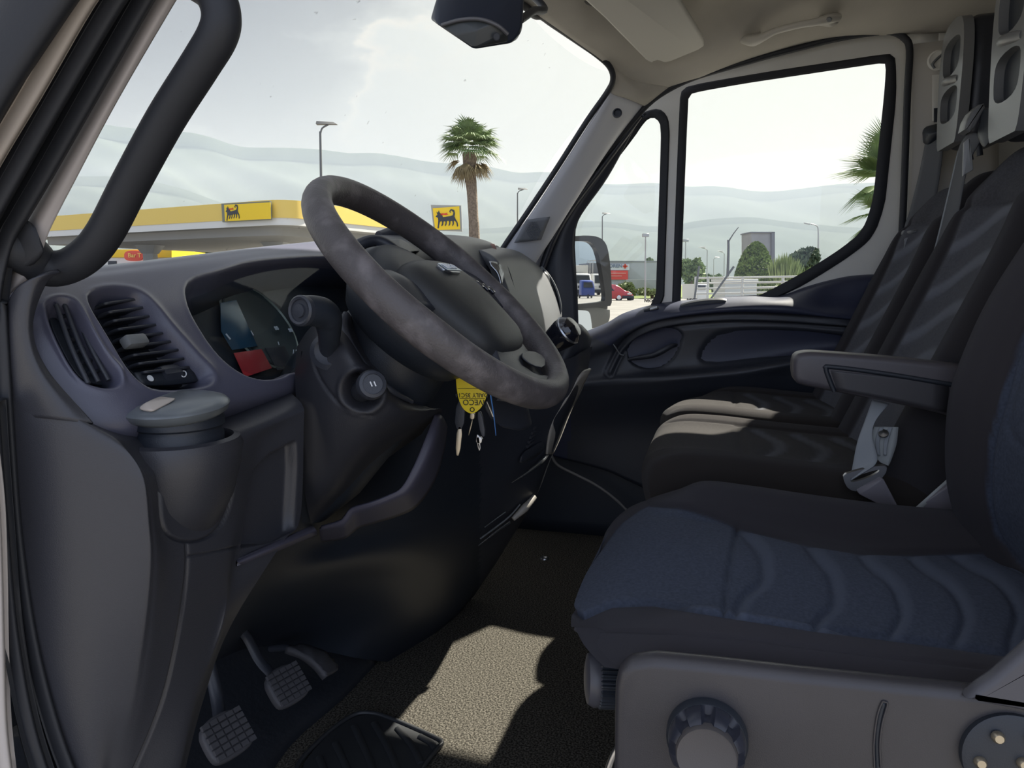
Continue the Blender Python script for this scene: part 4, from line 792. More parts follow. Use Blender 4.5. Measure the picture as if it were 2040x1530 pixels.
# carpeted hump ahead of the pedals
S(loft('floor_hump', [[(x, .92, .16 + .02 * math.sin(x * 5)) for x in np.linspace(.56, 1.3, 6)], [(x, .84, .10) for x in np.linspace(.56, 1.3, 6)], [(x, .74, .045) for x in np.linspace(.56, 1.3, 6)], [(x, .655 + .012 * math.sin(x * 14), .018) for x in np.linspace(.56, 1.3, 6)], [(x, .64 + .012 * math.sin(x * 14), -.005) for x in np.linspace(.56, 1.3, 6)]], mat('footwell_liner', (.018, .021, .028), .6, bump=(60, .4, .004)), nu=4, nv=4, thick=.02, toward=(1, .2, 1)))
# ================================================================== seats
def backY(z): return -.300 - .42 * (z - .58)
def driveY(z): return float(np.interp(z, [.36, .42, .47, .54, .60, .65, .735, .786, .82, 1.06], [-.335, -.333, -.318, -.310, -.309, -.317, -.345, -.369, -.386, -.50]))
def backrest(par, x0, x1, z0, z1, mats_, name='backrest', bol=.045, seam=.10, pan=None, tilt=0., amp=1., topw=.06, quilt=None, nn=10, yf=backY):
    w = x1 - x0; cols = [0, .03, .07, .13, .20, .28, .38, .5, .62, .72, .80, .87, .93, .97, 1.]
    prof = [-.10, -.05, -.008, .0, -.012, -.035, -.043, -.046, -.043, -.035, -.012, .0, -.008, -.05, -.10]
    rows = []
    zs = np.linspace(z0, z1, 12)
    for i, z in enumerate(zs):
        t = (z - z0) / (z1 - z0); nar = topw * sst(t, .62, 1.0); drop = .05 * sst(t, .85, 1.0) ; r = []
        rf = 1 - .55 * sst(t, .8, 1)
        for c, p_ in zip(cols, prof):
            x = x0 + nar + (w - 2 * nar) * c
            r.append((x, yf(z) + p_ * rf - drop + tilt, z))
        rows.append(r)
    rows.append([(x0 + topw + (w - 2 * topw) * c, yf(z1) - .10 - .03 * (1 - abs(c - .5)), z1 - .005) for c in cols])
    return loft(name, rows, mats_, par, nu=nn, nv=nn, thick=.035, toward=(x0 - .3, 1, z0 + .3), disp=quilt[0] if quilt else None, pat=quilt[1] if quilt else None, reg=quilt[2] if quilt else None)
# --- driver's seat
ds = empty('driver_seat', (.89, -.1, .0), 'dark blue quilted driver seat in the foreground with a grey base panel and round knob', 'seat')
cen = rsl([(1160, 1228), (1215, 1203), (1298, 1199), (1441, 1222), (1621, 1250), (1768, 1268), (1976, 1296), (2200, 1320), (2200, 1100), (1999, 1097), (1814, 1100), (1713, 1097), (1602, 1079), (1469, 1047), (1422, 1028), (1358, 1008), (1284, 1001), (1230, 1040), (1165, 1130), (1120, 1200)], 120, True, 0)
z8 = lambda *P_: [(1100 + x / 2.17, 950 + y / 2.17) for x, y in P_]
quil = [z8((800, 215), (850, 270), (905, 330), (912, 460), (840, 495), (800, 560), (785, 600)), z8((1095, 285), (1140, 350), (1205, 410), (1225, 555), (1160, 600), (1135, 650)), z8((1320, 320), (1370, 385), (1470, 450), (1520, 590), (1460, 680)),
        z8((1530, 325), (1590, 390), (1720, 460), (1795, 600), (1740, 705)), z8((1715, 325), (1790, 380), (1930, 440), (2022, 580), (1980, 680), (1975, 745)), z8((1880, 330), (1990, 380), (2120, 440), (2180, 560), (2200, 740))]
cross = z8((803, 205), (765, 380), (740, 590))
def cush_d(G, px):
    s = sdf(cen, px); d = -.006 * np.exp(-(s / 5.) ** 2)
    ins = sst(s, 0, 6); d -= .006 * np.exp(-(pdist(cross, px) / 4.5) ** 2)
    for q in quil: d -= ins * .0055 * np.exp(-(pdist(q, px) / 7.) ** 2)
    pf = pdist([(1139, 1254), (1215, 1255), (1400, 1262), (1700, 1300), (1960, 1330)], px); d -= .0022 * np.exp(-(pf / 3.5) ** 2)
    return d
def cush_p(G, px):
    s = sst(sdf(cen, px), 0, 4); p_ = np.zeros(s.shape)
    for q in quil:
        q2 = [(x + 15, y) for x, y in q]; p_ = np.maximum(p_, sst(-pdist(q2, px), -14, -7))
    top = 1 - sst(px[..., 1], 1190, 1290) * .0
    return p_ * s * .75
Yr = [.06, .12, .150, .158, .145, .115, .07, .01, -.06, -.13, -.20, -.27, -.34, -.42]
Zc = [.404, .404, .405, .409, .418, .430, .434, .432, .426, .420, .415, .412, .412, .415]
Xc = [.612, .614, .625, .648, .680, .715, .745, .80, .90, 1.0, 1.04, 1.075, 1.11, 1.145, 1.165, 1.17]
Bz = [-.10, -.035, .004, .026, .032, .016, .0, .002, .006, .002, .0, .020, .036, .028, -.01, -.07]
rows = []
for y, z in zip(Yr, Zc):
    fa = sst(-y, -.13, .02); fb = .45 + .55 * fa; r = []
    for x, b in zip(Xc, Bz):
        bb = b * (fa if b > 0 else 1.); e = abs((x - .89) / .28) ** 4
        if b < 0 and z < .40: bb = b * .1
        yy = y - (.060 if x < .89 else .035) * e * sst(y, -.02, .15); zz = z + bb
        yy -= .017 * sst(y, -.02, .1); r.append((x, yy, max(zz, .425 if x < .70 else .404)))
    rows.append(r)
loft('seat_cushion', rows, SEATF, ds, nu=18, nv=18, thick=.0, disp=cush_d, pat=cush_p, reg=lambda G, px: sst(sdf(cen, px), -2, 2), toward=(.9, 0, 3))
# worn light rub marks on the bolster
tube('fabric_snag', [A(x, y, .652) + np.array([-.001, 0, .0]) for x, y in [(1452, 1246), (1440, 1256), (1451, 1258), (1443, 1268)]], .0007, mat('loose_thread', (.3, .27, .26), .9), ds, 6) if False else None
dsc = z8((1955, 360), (1975, 430), (1950, 520))
dq = [[(2052, 640), (2020, 720), (2003, 790), (1975, 880), (1968, 990), (1985, 1070), (2030, 1125)]]
def dbd(G, px):
    s = pdist(dq[0], px); s2 = pdist([(2040, 720), (2012, 800), (2005, 860), (2045, 900)], px); return -.006 * np.exp(-(s / 5) ** 2) - .003 * np.exp(-(s2 / 6) ** 2)
dpoly = [(2040, 655), (2000, 765), (1968, 880), (1963, 990), (1980, 1065), (2025, 1125), (2400, 1300), (2400, 500), (2080, 560)]
backrest(ds, .62, 1.17, .36, 1.06, SEATF, quilt=(dbd, lambda G, px: np.zeros(px.shape[:2]), lambda G, px: sst(sdf(dpoly, px), -2, 2)), nn=14, yf=driveY)
# base panel with knobs
BASEP = mat('seat_base_plastic', (.040, .038, .043), .36, bump=(1000, .3, .0005), var=(9, 1.25))
bpl = [(1222, 1700), (1222, 1450), (1224, 1370), (1232, 1336), (1252, 1318), (1300, 1311), (1400, 1320), (1600, 1343), (1900, 1374), (2000, 1384), (2250, 1412), (2250, 1700)]
base_ = slab('base_panel', AX(bpl, .598), (.022, 0, 0), BASEP, ds, .010, 140, 0, 4)
box('seat_frame', (.90, -.14, .17), (.46, .44, .30), PLD, ds, bev=.02)
box('seat_rail', (.68, -.05, .015), (.04, .62, .03), STEEL, ds, bev=.004)
lo_ = slab('recliner_cover', AX([(1912, 1372), (1935, 1350), (1965, 1330), (2010, 1290), (2060, 1245), (2120, 1215), (2200, 1220), (2200, 1420), (2050, 1402), (1960, 1385)], .606), (-.016, 0, 0), mat('recliner_plastic', (.075, .075, .09), .4), ds, .006, 60, 0)
kO = A(1408, 1478, .585); rK = np.linalg.norm(A(1488, 1478, .585) - kO)
flt = lambda t, h: 1 - (.20 * np.clip(np.cos(8 * t), 0, 1) ** .6 if .003 < h < .030 else 0)
dialk = lathe('height_knob', kO, (-1, .0, .12), [(rK * 1.04, -.012), (rK * 1.04, -.004), (rK * .98, .0)], PLD, ds, 60)
lathe('knob_grip', kO, (-1, .0, .12), [(rK * .96, .0), (rK * .97, .005), (rK * .95, .014), (rK * .84, .020), (rK * .76, .022)], mat('knob_blue_black', (.030, .033, .048), .28), dialk, 160, fl=flt, caps=(True, False))
lathe('knob_cap', kO, (-1, .0, .12), [(rK * .76, .018), (rK * .75, .025), (rK * .72, .027), (rK * .66, .0262), (0.0, .0262)], mat('knob_cap_grey', (.080, .074, .076), .5, bump=(1200, .3, .0005)), dialk, 60)
k2 = A(1186, 1352, .70); ax2 = (-.28, 1, .05)
kk = lathe('lumbar_knob', k2, ax2, [(.026, -.03), (.0275, -.028), (.0275, -.004), (.026, -.002)], PLD, ds, 120, fl=lambda t, h: 1 + .035 * np.sign(np.sin(34 * t)), angle=20)
lathe('knob_face', k2, ax2, [(.0265, -.004), (.0275, .002), (.024, .008), (.015, .010), (0, .010)], mat('recliner_plastic', (1, 1, 1)), kk, 40)
loft('panel_slot', [AX([(1758, 1398, .5975), (1766, 1402, .5975)]), AX([(1748, 1432, .5975), (1758, 1436, .5975)]), AX([(1743, 1480, .5975), (1752, 1482, .5975)]), AX([(1746, 1560, .5975), (1755, 1560, .5975)])], PLD, ds, nu=5, nv=2, thick=.002)
tube('slot_edge', AX([(1742, 1530), (1741, 1480), (1747, 1430), (1757, 1400), (1764, 1399), (1768, 1404), (1758, 1440), (1753, 1482), (1755, 1530)], .597), .0008, BASEP, ds, 6)
mo_ = A(2016, 1512, .592)
mp_ = lathe('lumbar_switch_plate', mo_, (-1, 0, .1), [(.034, -.006), (.034, .002), (.031, .003), (.0, .003)], PLD, ds, 40)
for (dx, dy, m_) in ((-.012, .018, BRASS), (.012, .02, STEEL), (-.022, -.004, BRASS), (-.014, -.018, STEEL), (.006, .0, BRASS)):
    lathe('screw', mo_ + np.array([-.003, -dx, dy]), (-1, 0, .1), [(.0045, 0), (.0045, .003), (.003, .005), (0, .005)], m_, mp_, 16)
tube('floor_bar', AX([(1240, 1478, .62), (1222, 1510, .62), (1205, 1560, .62)]), .004, STEEL, ds, 10)
# armrest, hinged on the inner side of the driver's backrest
ARM = mat('armrest_plastic', (.078, .072, .082), .42, bump=(1000, .3, .0005))
am_o = [(1579, 735), (1582, 712), (1592, 704), (1612, 701), (1650, 703), (1780, 713), (1905, 727), (1960, 735), (1960, 850), (1880, 826), (1780, 804), (1700, 789), (1640, 777), (1600, 769), (1583, 762)]
arm_ = slab('armrest', AX(am_o, 1.19), (.055, 0, .0), ARM, ds, .010, 130, 1, 4)
loft('armrest_side_inlay', [AX([(1655, 738, 1.1885), (1760, 749, 1.1885), (1890, 763, 1.1885)]), AX([(1660, 755, 1.1885), (1765, 768, 1.1885), (1890, 785, 1.1885)]), AX([(1668, 776, 1.1885), (1770, 796, 1.1885), (1885, 822, 1.1885)])], mat('armrest_side_plastic', (.05, .049, .056), .5), arm_, nu=4, nv=4, thick=.0015)
tube('armrest_groove', AX([(1905, 768), (1760, 744), (1655, 731), (1646, 735), (1652, 755), (1662, 780)], 1.189), .0035, PLD, arm_, 8)
# --- passenger bench
bs = empty('passenger_bench', (1.67, -.15, .0), 'dark double passenger bench with brownish sunlit cushions, between driver seat and far door', 'seat')
def bench_cush(x0, x1, name, zc, ff):
    w = x1 - x0; cols = [0, .012, .05, .12, .20, .30, .5, .70, .80, .88, .95, .988, 1.]
    bz = [-.14, -.05, -.002, .010, .003, -.004, -.002, -.004, .003, .010, -.002, -.03, -.06]
    R2 = []
    for y, z in [(.07, -.16), (.105, -.10), (.118, -.05), (.112, -.018), (.09, -.002), (.05, .004), (-.02, .002), (-.10, -.004), (-.20, -.010), (-.30, -.014), (-.42, -.014)]:
        r = []
        for c, b in zip(cols, bz):
            x = x0 + w * c; b2 = b * (sst(-y, -.12, -.02) if b > 0 else (1. if z > -.05 else .45)); e = abs(2 * c - 1) ** 5
            r.append((x, y + ff(x) - .03 * e * sst(y, .0, .12), zc + z + b2))
        R2.append(r)
    px_c = None
    cut = [A(x, y, zc, 2) for x, y in ((1464, 870), (1450, 918), (1487, 798))]
    yc = -.055
    def dd(G, px):
        X, Y = G[..., 0], G[..., 1]; c = (X - x0) / w
        d = -.005 * np.exp(-((Y - yc) / .006) ** 2) * (1 - sst(abs(c - .5), .28, .32))
        d -= .005 * np.exp(-((abs(c - .5) - .30) / .012) ** 2) * sst(.10 - Y, 0, .02)
        for k in range(4):
            yk = -.10 - .075 * k - .035 * np.cos((c - .5) * 6.5) + .02; d -= .004 * np.exp(-((Y - yk) / .007) ** 2) * (1 - sst(abs(c - .5), .26, .30))
        return d
    def pp(G, px):
        X, Y = G[..., 0], G[..., 1]; c = (X - x0) / w; p_ = np.zeros(X.shape)
        for k in range(4):
            yk = -.10 - .075 * k - .035 * np.cos((c - .5) * 6.5) + .008; p_ = np.maximum(p_, np.exp(-((Y - yk) / .011) ** 4))
        return p_ * (1 - sst(abs(c - .5), .25, .28)) * .8
    return loft(name, R2, BENF, bs, nu=10, nv=10, disp=dd, pat=pp, reg=lambda G, px: 1 - sst(abs((G[..., 0] - x0) / w - .5), .28, .31), toward=(x0, 0, 3))
bench_cush(1.205, 1.665, 'middle_cushion', .470, lambda x: 0.)
bench_cush(1.675, 2.125, 'outer_cushion', .472, lambda x: -.10 * sst(x, 1.80, 2.12))
box('bench_base', (1.67, -.18, .20), (.90, .44, .36), PLD, bs, bev=.03)
def bq(x0, x1):
    w = x1 - x0
    def f(G, px):
        c = (G[..., 0] - x0) / w; z = G[..., 2]; d = -.006 * np.exp(-((abs(c - .5) - .30) / .015) ** 2) * (1 - sst(z, .90, .93)) - .006 * np.exp(-((z - .905) / .008) ** 2)
        for k in range(4):
            zk = .86 - .085 * k + .05 * np.cos((c - .5) * 7) - .03; d -= .004 * np.exp(-((z - zk) / .007) ** 2) * (1 - sst(abs(c - .5), .26, .30))
        return d
    def p(G, px):
        c = (G[..., 0] - x0) / w; z = G[..., 2]; q = np.zeros(z.shape)
        for k in range(4):
            zk = .86 - .085 * k + .05 * np.cos((c - .5) * 7) - .03; q = np.maximum(q, np.exp(-((z - zk - .012) / .012) ** 4))
        ins = (1 - sst(abs(c - .5), .27, .29)) * (1 - sst(z, .89, .90))
        return (q * .7 + .22) * ins
    return f, p, None
def bq2(x0, x1): f, p, _ = bq(x0, x1); return (f, p, lambda G, px: 1 - sst(abs((G[..., 0] - x0) / (x1 - x0) - .5), .28, .31))
backrest(bs, 1.215, 1.665, .40, 1.005, BENB, 'middle_backrest', quilt=bq2(1.215, 1.665), topw=.05)
backrest(bs, 1.68, 2.12, .40, .985, BENB, 'outer_backrest', quilt=bq2(1.68, 2.12), topw=.05)
def headrest(xc, zc, w, h, y0, nm='headrest'):
    tl = np.array([0, .01, 1.]); tl /= np.linalg.norm(tl); ff = np.array([0, 1, -.01]); ff /= np.linalg.norm(ff); rx = np.array([1., 0, 0]); o = np.array([xc, y0, zc])
    q = lambda a, b, c: o + rx * a * w / 2 + tl * b * h / 2 + ff * c
    ol = [(-.80, -1), (-.5, -1.0), (.5, -1.0), (.80, -1), (.92, -.4), (1, .35), (.86, .85), (.45, 1.0), (-.45, 1.0), (-.86, .85), (-1, .35), (-.92, -.4)]
    shell = slab(nm, [q(a * .96, b, -.012) for a, b in ol], -ff * .095, mat('headrest_shell', (.024, .027, .036), .38), bs, .022, 90, 1, 5)
    bm = bmesh.new()
    holes = []
    for (b0, b1) in ((-.60, -.06), (.14, .72)):
        holes.append([(-.58, b0), (.58, b0), (.72, (b0 + b1) / 2), (.64, b1), (-.64, b1), (-.72, (b0 + b1) / 2)])
    for lp in [ol] + holes:
        P_ = [q(a, b, .006) for a, b in rsl(lp, 60, True, 2)]; vs = [bm.verts.new(tuple(p)) for p in P_]
        for a, b in zip(vs, vs[1:] + vs[:1]): bm.edges.new((a, b))
    bmesh.ops.triangle_fill(bm, use_beauty=True, use_dissolve=False, edges=bm.edges[:])
    r = bmesh.ops.extrude_face_region(bm, geom=bm.faces[:])
    for g_ in r['geom']:
        if isinstance(g_, bmesh.types.BMVert): g_.co -= Vector(ff) * .02
    bm.verts.index_update(); V = [v.co[:] for v in bm.verts]; Fc = [[v.index for v in f.verts] for f in bm.faces]; bm.free()
    mk('headrest_frame', V, Fc, mat('headrest_frame_grey', (.16, .165, .17), .35), shell, angle=30)
    slab('headrest_opening', [q(a * .8, b * .82, -.0095) for a, b in ol], -ff * .002, PLD, shell, 0, 60, 1)
    tube('crossbar', [q(-.6, .0, .0), q(0, .06, .010), q(.6, .12, .0)], .009, mat('headrest_frame_grey', (1, 1, 1)), shell, 10)
    for s in (-.35, .35): tube('post', [q(s, -1, -.05), q(s, -1.2, -.055)], .007, PLD, shell, 10)
headrest(1.47, 1.155, .17, .30, -.462); headrest(1.92, 1.200, .18, .27, -.492)
# backrest strap guide on the middle seat shoulder
sg = slab('strap_guide', AX([(1922, 258), (1927, 238), (1937, 220), (1950, 208), (1961, 205), (1964, 214), (1953, 234), (1944, 252), (1934, 262)], 1.60), (.045, 0, 0), mat('guide_grey', (.15, .155, .16), .4), bs, .004, 60, 0)
slab('guide_flap', AX([(1920, 284), (1932, 274), (1936, 300), (1940, 338), (1918, 351)], 1.585), (.006, 0, 0), mat('guide_flap_grey', (.26, .27, .28), .4), bs, .002, 40, 0)
hull('guide_housing', [A(*q) for q in [(1958, 208, 1.60), (1985, 215, 1.55), (1990, 262, 1.52), (1960, 300, 1.56), (1945, 268, 1.60), (1950, 240, 1.62), (1985, 250, 1.66), (1955, 290, 1.66)]], PLD, bs, .01, 3)
# ================================================================== seat belts
def ribbon(name, pts, m_, par, thick=.0018, nu=8):
    """pts: list of (left point, right point)"""
    return loft(name, [[np.array(l), (np.array(l) * .5 + np.array(r) * .5), np.array(r)] for l, r in pts], m_, par, nu=nu, nv=3, thick=thick)
b1 = empty('seat_belt', tuple(A(1800, 560, 2.08)), 'dark grey belt with hanging metal tongue, running down from the far door pillar', 'seat belt')
ribbon('webbing', [(A(1845, 272, 2.10), A(1880, 280, 2.06)), (A(1832, 340, 2.09), A(1872, 350, 2.05)), (A(1812, 420, 2.07), A(1856, 440, 2.03)), (A(1800, 460, 2.05), A(1842, 480, 2.01)), (A(1783, 570, 2.02), A(1830, 590, 1.98)), (A(1758, 680, 1.98), A(1808, 690, 1.94)), (A(1740, 780, 1.95), A(1780, 790, 1.91))], WEB, b1)
hull('belt_anchor', [A(*q) for q in [(1836, 262, 2.11), (1842, 252, 2.11), (1865, 246, 2.11), (1884, 248, 2.08), (1884, 275, 2.08), (1850, 290, 2.09), (1838, 288, 2.10), (1870, 262, 2.05), (1850, 268, 2.07)]], PLD, b1, .006, 3)
hull('tongue_grip', [A(*q) for q in [(1792, 459, 2.05), (1840, 452, 2.00), (1844, 462, 2.00), (1826, 470, 2.005), (1803, 476, 2.03), (1792, 468, 2.04), (1820, 462, 2.06), (1820, 460, 1.985)]], mat('tongue_grip_grey', (.13, .135, .145), .45), b1, .003, 2)
def ringplate(name, po, pi_, vec, m_, par, n=36):
    o = rsl(po, n, True, 1); i = rsl(pi_, n, True, 1); k0 = np.argmin(((i - o[0]) ** 2).sum(1)); i = np.roll(i, -k0, 0); v = np.asarray(vec, float)
    return rings(name, [o, i, i + v, o + v], m_, par, torus=True)
ringplate('tongue', AX([(1801, 474), (1822, 472), (1818, 482), (1815, 502), (1799, 504), (1803, 484)], 2.005), AX([(1804, 490), (1813, 489), (1811, 497), (1803, 498)], 2.005), (.003, 0, 0), STEEL, b1)
b2 = empty('seat_belt', tuple(A(1850, 500, 1.66)), 'grey belt running down the middle backrest and twisting in front of the armrest', 'seat belt')
ribbon('webbing', [(A(1930, 262, 1.63), A(1960, 268, 1.61)), (A(1908, 300, 1.66), A(1928, 330, 1.62)), (A(1885, 400, 1.67), A(1908, 430, 1.63)), (A(1860, 500, 1.66), A(1890, 520, 1.61)), (A(1830, 590, 1.63), A(1868, 600, 1.58)), (A(1795, 680, 1.60), A(1842, 690, 1.55)), (A(1770, 750, 1.55), A(1812, 760, 1.50))], WEB, b2)
ribbon('webbing_edge', [(A(1908, 300, 1.658), A(1918, 305, 1.655)), (A(1884, 402, 1.668), A(1892, 408, 1.664)), (A(1859, 502, 1.657), A(1868, 508, 1.653)), (A(1829, 592, 1.627), A(1838, 598, 1.623)), (A(1794, 682, 1.597), A(1802, 688, 1.593))], WEBL, b2)
ribbon('lap_webbing', [(A(1738, 796, 1.225), A(1772, 804, 1.222)), (A(1722, 840, 1.215), A(1744, 838, 1.208)), (A(1708, 880, 1.208), A(1738, 870, 1.204)), (A(1698, 930, 1.204), A(1748, 912, 1.196)), (A(1693, 958, 1.195), A(1738, 930, 1.19))], WEBL, b2)
ribbon('anchor_webbing', [(A(1742, 850, 1.225), A(1790, 851, 1.225)), (A(1736, 870, 1.222), A(1786, 885, 1.222)), (A(1742, 905, 1.218), A(1775, 918, 1.218)), (A(1755, 922, 1.215), A(1770, 928, 1.215))], mat('striped_webbing', (.34, .36, .36), .6), b2)
for k in (0, 1): ribbon('webbing_stripe', [(A(1752 + 18 * k, 851, 1.2215), A(1760 + 18 * k, 851, 1.2215)), (A(1744 + 17 * k, 880, 1.2185), A(1752 + 17 * k, 882, 1.2185)), (A(1748 + 12 * k, 906, 1.2145), A(1754 + 12 * k, 908, 1.2145))], WEBL, b2, .0008)
lathe('rivet', A(1760, 864, 1.219), (-.7, .2, .7), [(.0075, 0), (.007, .002), (.0, .003)], STEEL, b2, 20)
ringplate('latch_plate', AX([(1678, 952), (1685, 943), (1760, 925), (1770, 935), (1750, 962), (1712, 980), (1690, 976)], 1.195), AX([(1692, 956), (1700, 950), (1752, 934), (1752, 940), (1730, 952), (1698, 962)], 1.195), (.003, 0, .002), STEEL, b2)
hull('latch_end', [A(*q) for q in [(1704, 974, 1.196), (1752, 948, 1.196), (1760, 953, 1.19), (1790, 1010, 1.185), (1780, 1020, 1.185), (1712, 985, 1.19), (1752, 950, 1.20), (1790, 1015, 1.195), (1708, 980, 1.20)]], mat('latch_plastic', (.15, .14, .16), .45), b2, .003, 2)
bk = empty('belt_buckle', tuple(A(1700, 835, 1.62)), 'black belt buckle with red release button on the outer bench cushion', 'belt buckle')
hull('buckle_body', [A(*q) for q in [(1680, 838, 1.64), (1682, 828, 1.64), (1715, 808, 1.64), (1728, 808, 1.62), (1740, 830, 1.60), (1720, 856, 1.60), (1686, 850, 1.62), (1712, 812, 1.67), (1690, 850, 1.67), (1735, 850, 1.65)]], PLD, bk, .004, 2)
hull('release_button', [A(*q) for q in [(1681, 833, 1.632), (1683, 826, 1.632), (1712, 809, 1.628), (1722, 811, 1.622), (1718, 818, 1.618), (1689, 838, 1.622), (1700, 824, 1.66)]], RED, bk, .002, 2)
hull('button_slot', [A(*q) for q in [(1689, 832, 1.6195), (1714, 814, 1.6165), (1715, 817, 1.6165), (1690, 836, 1.6195), (1700, 825, 1.63)]], PLD, bk, .0005, 1) 
bk2 = empty('belt_buckle', tuple(A(1870, 1000, 1.18)), 'grey belt buckle stalk sticking up beside the driver backrest, below the armrest', 'belt buckle')
hull('buckle_body', [A(*q) for q in [(1817, 1018, 1.19), (1894, 951, 1.19), (1900, 962, 1.18), (1916, 1010, 1.18), (1910, 1036, 1.18), (1895, 1042, 1.18), (1830, 1025, 1.19), (1890, 960, 1.21), (1905, 1040, 1.20), (1830, 1022, 1.21)]], mat('buckle_grey', (.16, .15, .175), .4), bk2, .003, 2)
hull('buckle_top', [A(*q) for q in [(1815, 1018, 1.188), (1892, 949, 1.188), (1898, 958, 1.186), (1828, 1022, 1.186), (1895, 955, 1.2), (1820, 1018, 1.2)]], mat('buckle_light', (.34, .36, .36), .4), bk2, .001, 2)
# ================================================================== roof fittings and grab handles
gh = empty('grab_handle', tuple(A(130, 480, .50)), 'thick black curved grab handle on the near windscreen pillar', 'grab handle')
tube('handle_bar', [A(20, 490, .492), A(52, 505, .50), A(88, 532, .512), A(130, 532, .52), A(172, 508, .52), A(210, 462, .518), (A(262, 362, .514)), A(330, 238, .508), A(400, 128, .502), A(434, 70, .50), A(441, 28, .50), A(425, -14, .50), A(385, -44, .498), A(330, -70, .49)], [.019, .018, .016, .0150, .0148, .0146, .0144, .0142, .0140, .0142, .0142, .0142, .015, .017], RUB, gh, 20, flat=1.)
hull('handle_mount', [A(*q) for q in [(-40, 430, .485), (30, 420, .485), (70, 440, .485), (66, 470, .49), (95, 505, .492), (60, 540, .49), (-20, 540, .485), (20, 440, .52), (50, 500, .525), (-30, 500, .52)]], RUB, gh, .012, 3)
gp = A(1490, 78, 2.06); 
rg = empty('grab_handle', tuple(A(1580, 60, 2.03)), 'cream folding grab handle on the headliner above the far door', 'grab handle')
CRM = mat('cream_plastic', (.52, .50, .45), .5, bump=(900, .2, .0004))
tube('handle_bar', [A(1482, 78, 2.05), A(1500, 80, 2.03), A(1520, 74, 2.01), A(1545, 62, 2.0), A(1590, 50, 1.99), A(1625, 44, 1.99), A(1650, 38, 2.0), A(1668, 36, 2.02)], [.014, .018, .012, .0095, .0095, .0105, .014, .013], CRM, rg, 16, k=8, flat=.8)
hull('handle_pad', [A(*q) for q in [(1480, 68, 2.05), (1500, 60, 2.05), (1518, 58, 2.04), (1520, 76, 2.02), (1512, 90, 2.03), (1488, 92, 2.05), (1500, 75, 2.0)]], CRM, rg, .006, 3)
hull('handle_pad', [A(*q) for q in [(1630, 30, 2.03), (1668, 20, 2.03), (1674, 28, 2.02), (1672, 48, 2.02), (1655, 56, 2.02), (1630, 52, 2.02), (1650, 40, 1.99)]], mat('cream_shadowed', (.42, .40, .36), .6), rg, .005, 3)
lathe('handle_screw', A(1652, 38, 1.985), (-.5, .3, -.8), [(.0065, 0), (.006, .003), (0, .003)], GREYP, rg, 16)
# sun visor
vz = lambda x, y, z=1.365: A(x, y, z, 2)
vl = [(1150, -30), (1165, 2), (1205, 38), (1288, 122), (1297, 126), (1306, 121), (1312, 121), (1322, 126), (1336, 123), (1392, 100), (1404, 92), (1402, 80), (1352, 0), (1325, -40), (1290, -90), (1120, -90)]
sv = empty('sun_visor', tuple(vz(1290, 40)), 'cream folded-up sun visor on the headliner above the windscreen', 'sun visor')
vpl = []
for x, y in rsl(vl, 130, True, 0):
    p = vz(x, y, 1.35); p = A(x, y, 1.290 + .17 * (.30 - p[1]), 2); vpl.append(p)
slab('visor_panel', vpl, (0, .004, .018), VIS, sv, .006)
hull('visor_hinge', [A(x, y, z, 2) for x, y, z in [(1162, 2, 1.345), (1170, -4, 1.36), (1196, 6, 1.35), (1196, 14, 1.345), (1180, 14, 1.335), (1168, 10, 1.335), (1180, 0, 1.37)]], mat('hinge_grey', (.30, .29, .27), .4), sv, .003, 2)
# rear-view unit hanging from the top of the windscreen
mi = empty('interior_mirror', tuple(A(950, 60, 1.05)), 'dark navy interior mirror housing hanging at the top of the windscreen', 'interior mirror')
hull('housing', [A(*q) for q in [(857, 40, 1.0), (905, -30, 1.02), (870, -5, 1.0), (868, 46, .98), (944, 98, .98), (1020, 86, 1.02), (1040, 62, 1.03), (1044, 20, 1.05), (1046, -60, 1.06), (905, -70, 1.05), (945, 95, 1.10), (1030, 80, 1.12), (862, 38, 1.06), (1044, 0, 1.14)]], mat('mirror_navy', (.020, .026, .042), .35), mi, .010, 4)
hull('lower_cover', [A(*q) for q in [(872, 48, .975), (905, 36, .970), (950, 34, .970), (985, 44, .972), (1015, 62, .985), (1012, 84, 1.0), (945, 96, .975), (905, 72, .972), (940, 70, .99), (950, 60, .966)]], mat('mirror_cover', (.045, .052, .058), .4), mi, .004, 3)
tube('cover_ridge', AX([(880, 50, .970), (915, 40, .966), (955, 38, .966), (990, 50, .970), (1012, 68, .980)]), .0025, mat('ridge_grey', (.10, .10, .11), .3), mi, 8)
lathe('sensor_hole', A(990, 73, .974), (-1, 0, -.3), [(.005, .002), (.004, .002), (0, .0015)], PLD, mi, 16)
tube('mirror_stem', [A(985, -40, 1.08), np.array([1.08, .37, 1.22]), np.array([1.10, .40, 1.315])], .016, PLD, mi, 12)
tube('mirror_cable', [A(1036, 40, 1.08), A(1062, 22, 1.16), A(1080, 10, 1.24), np.array([1.3, .395, 1.312])], .006, PLD, mi, 8)
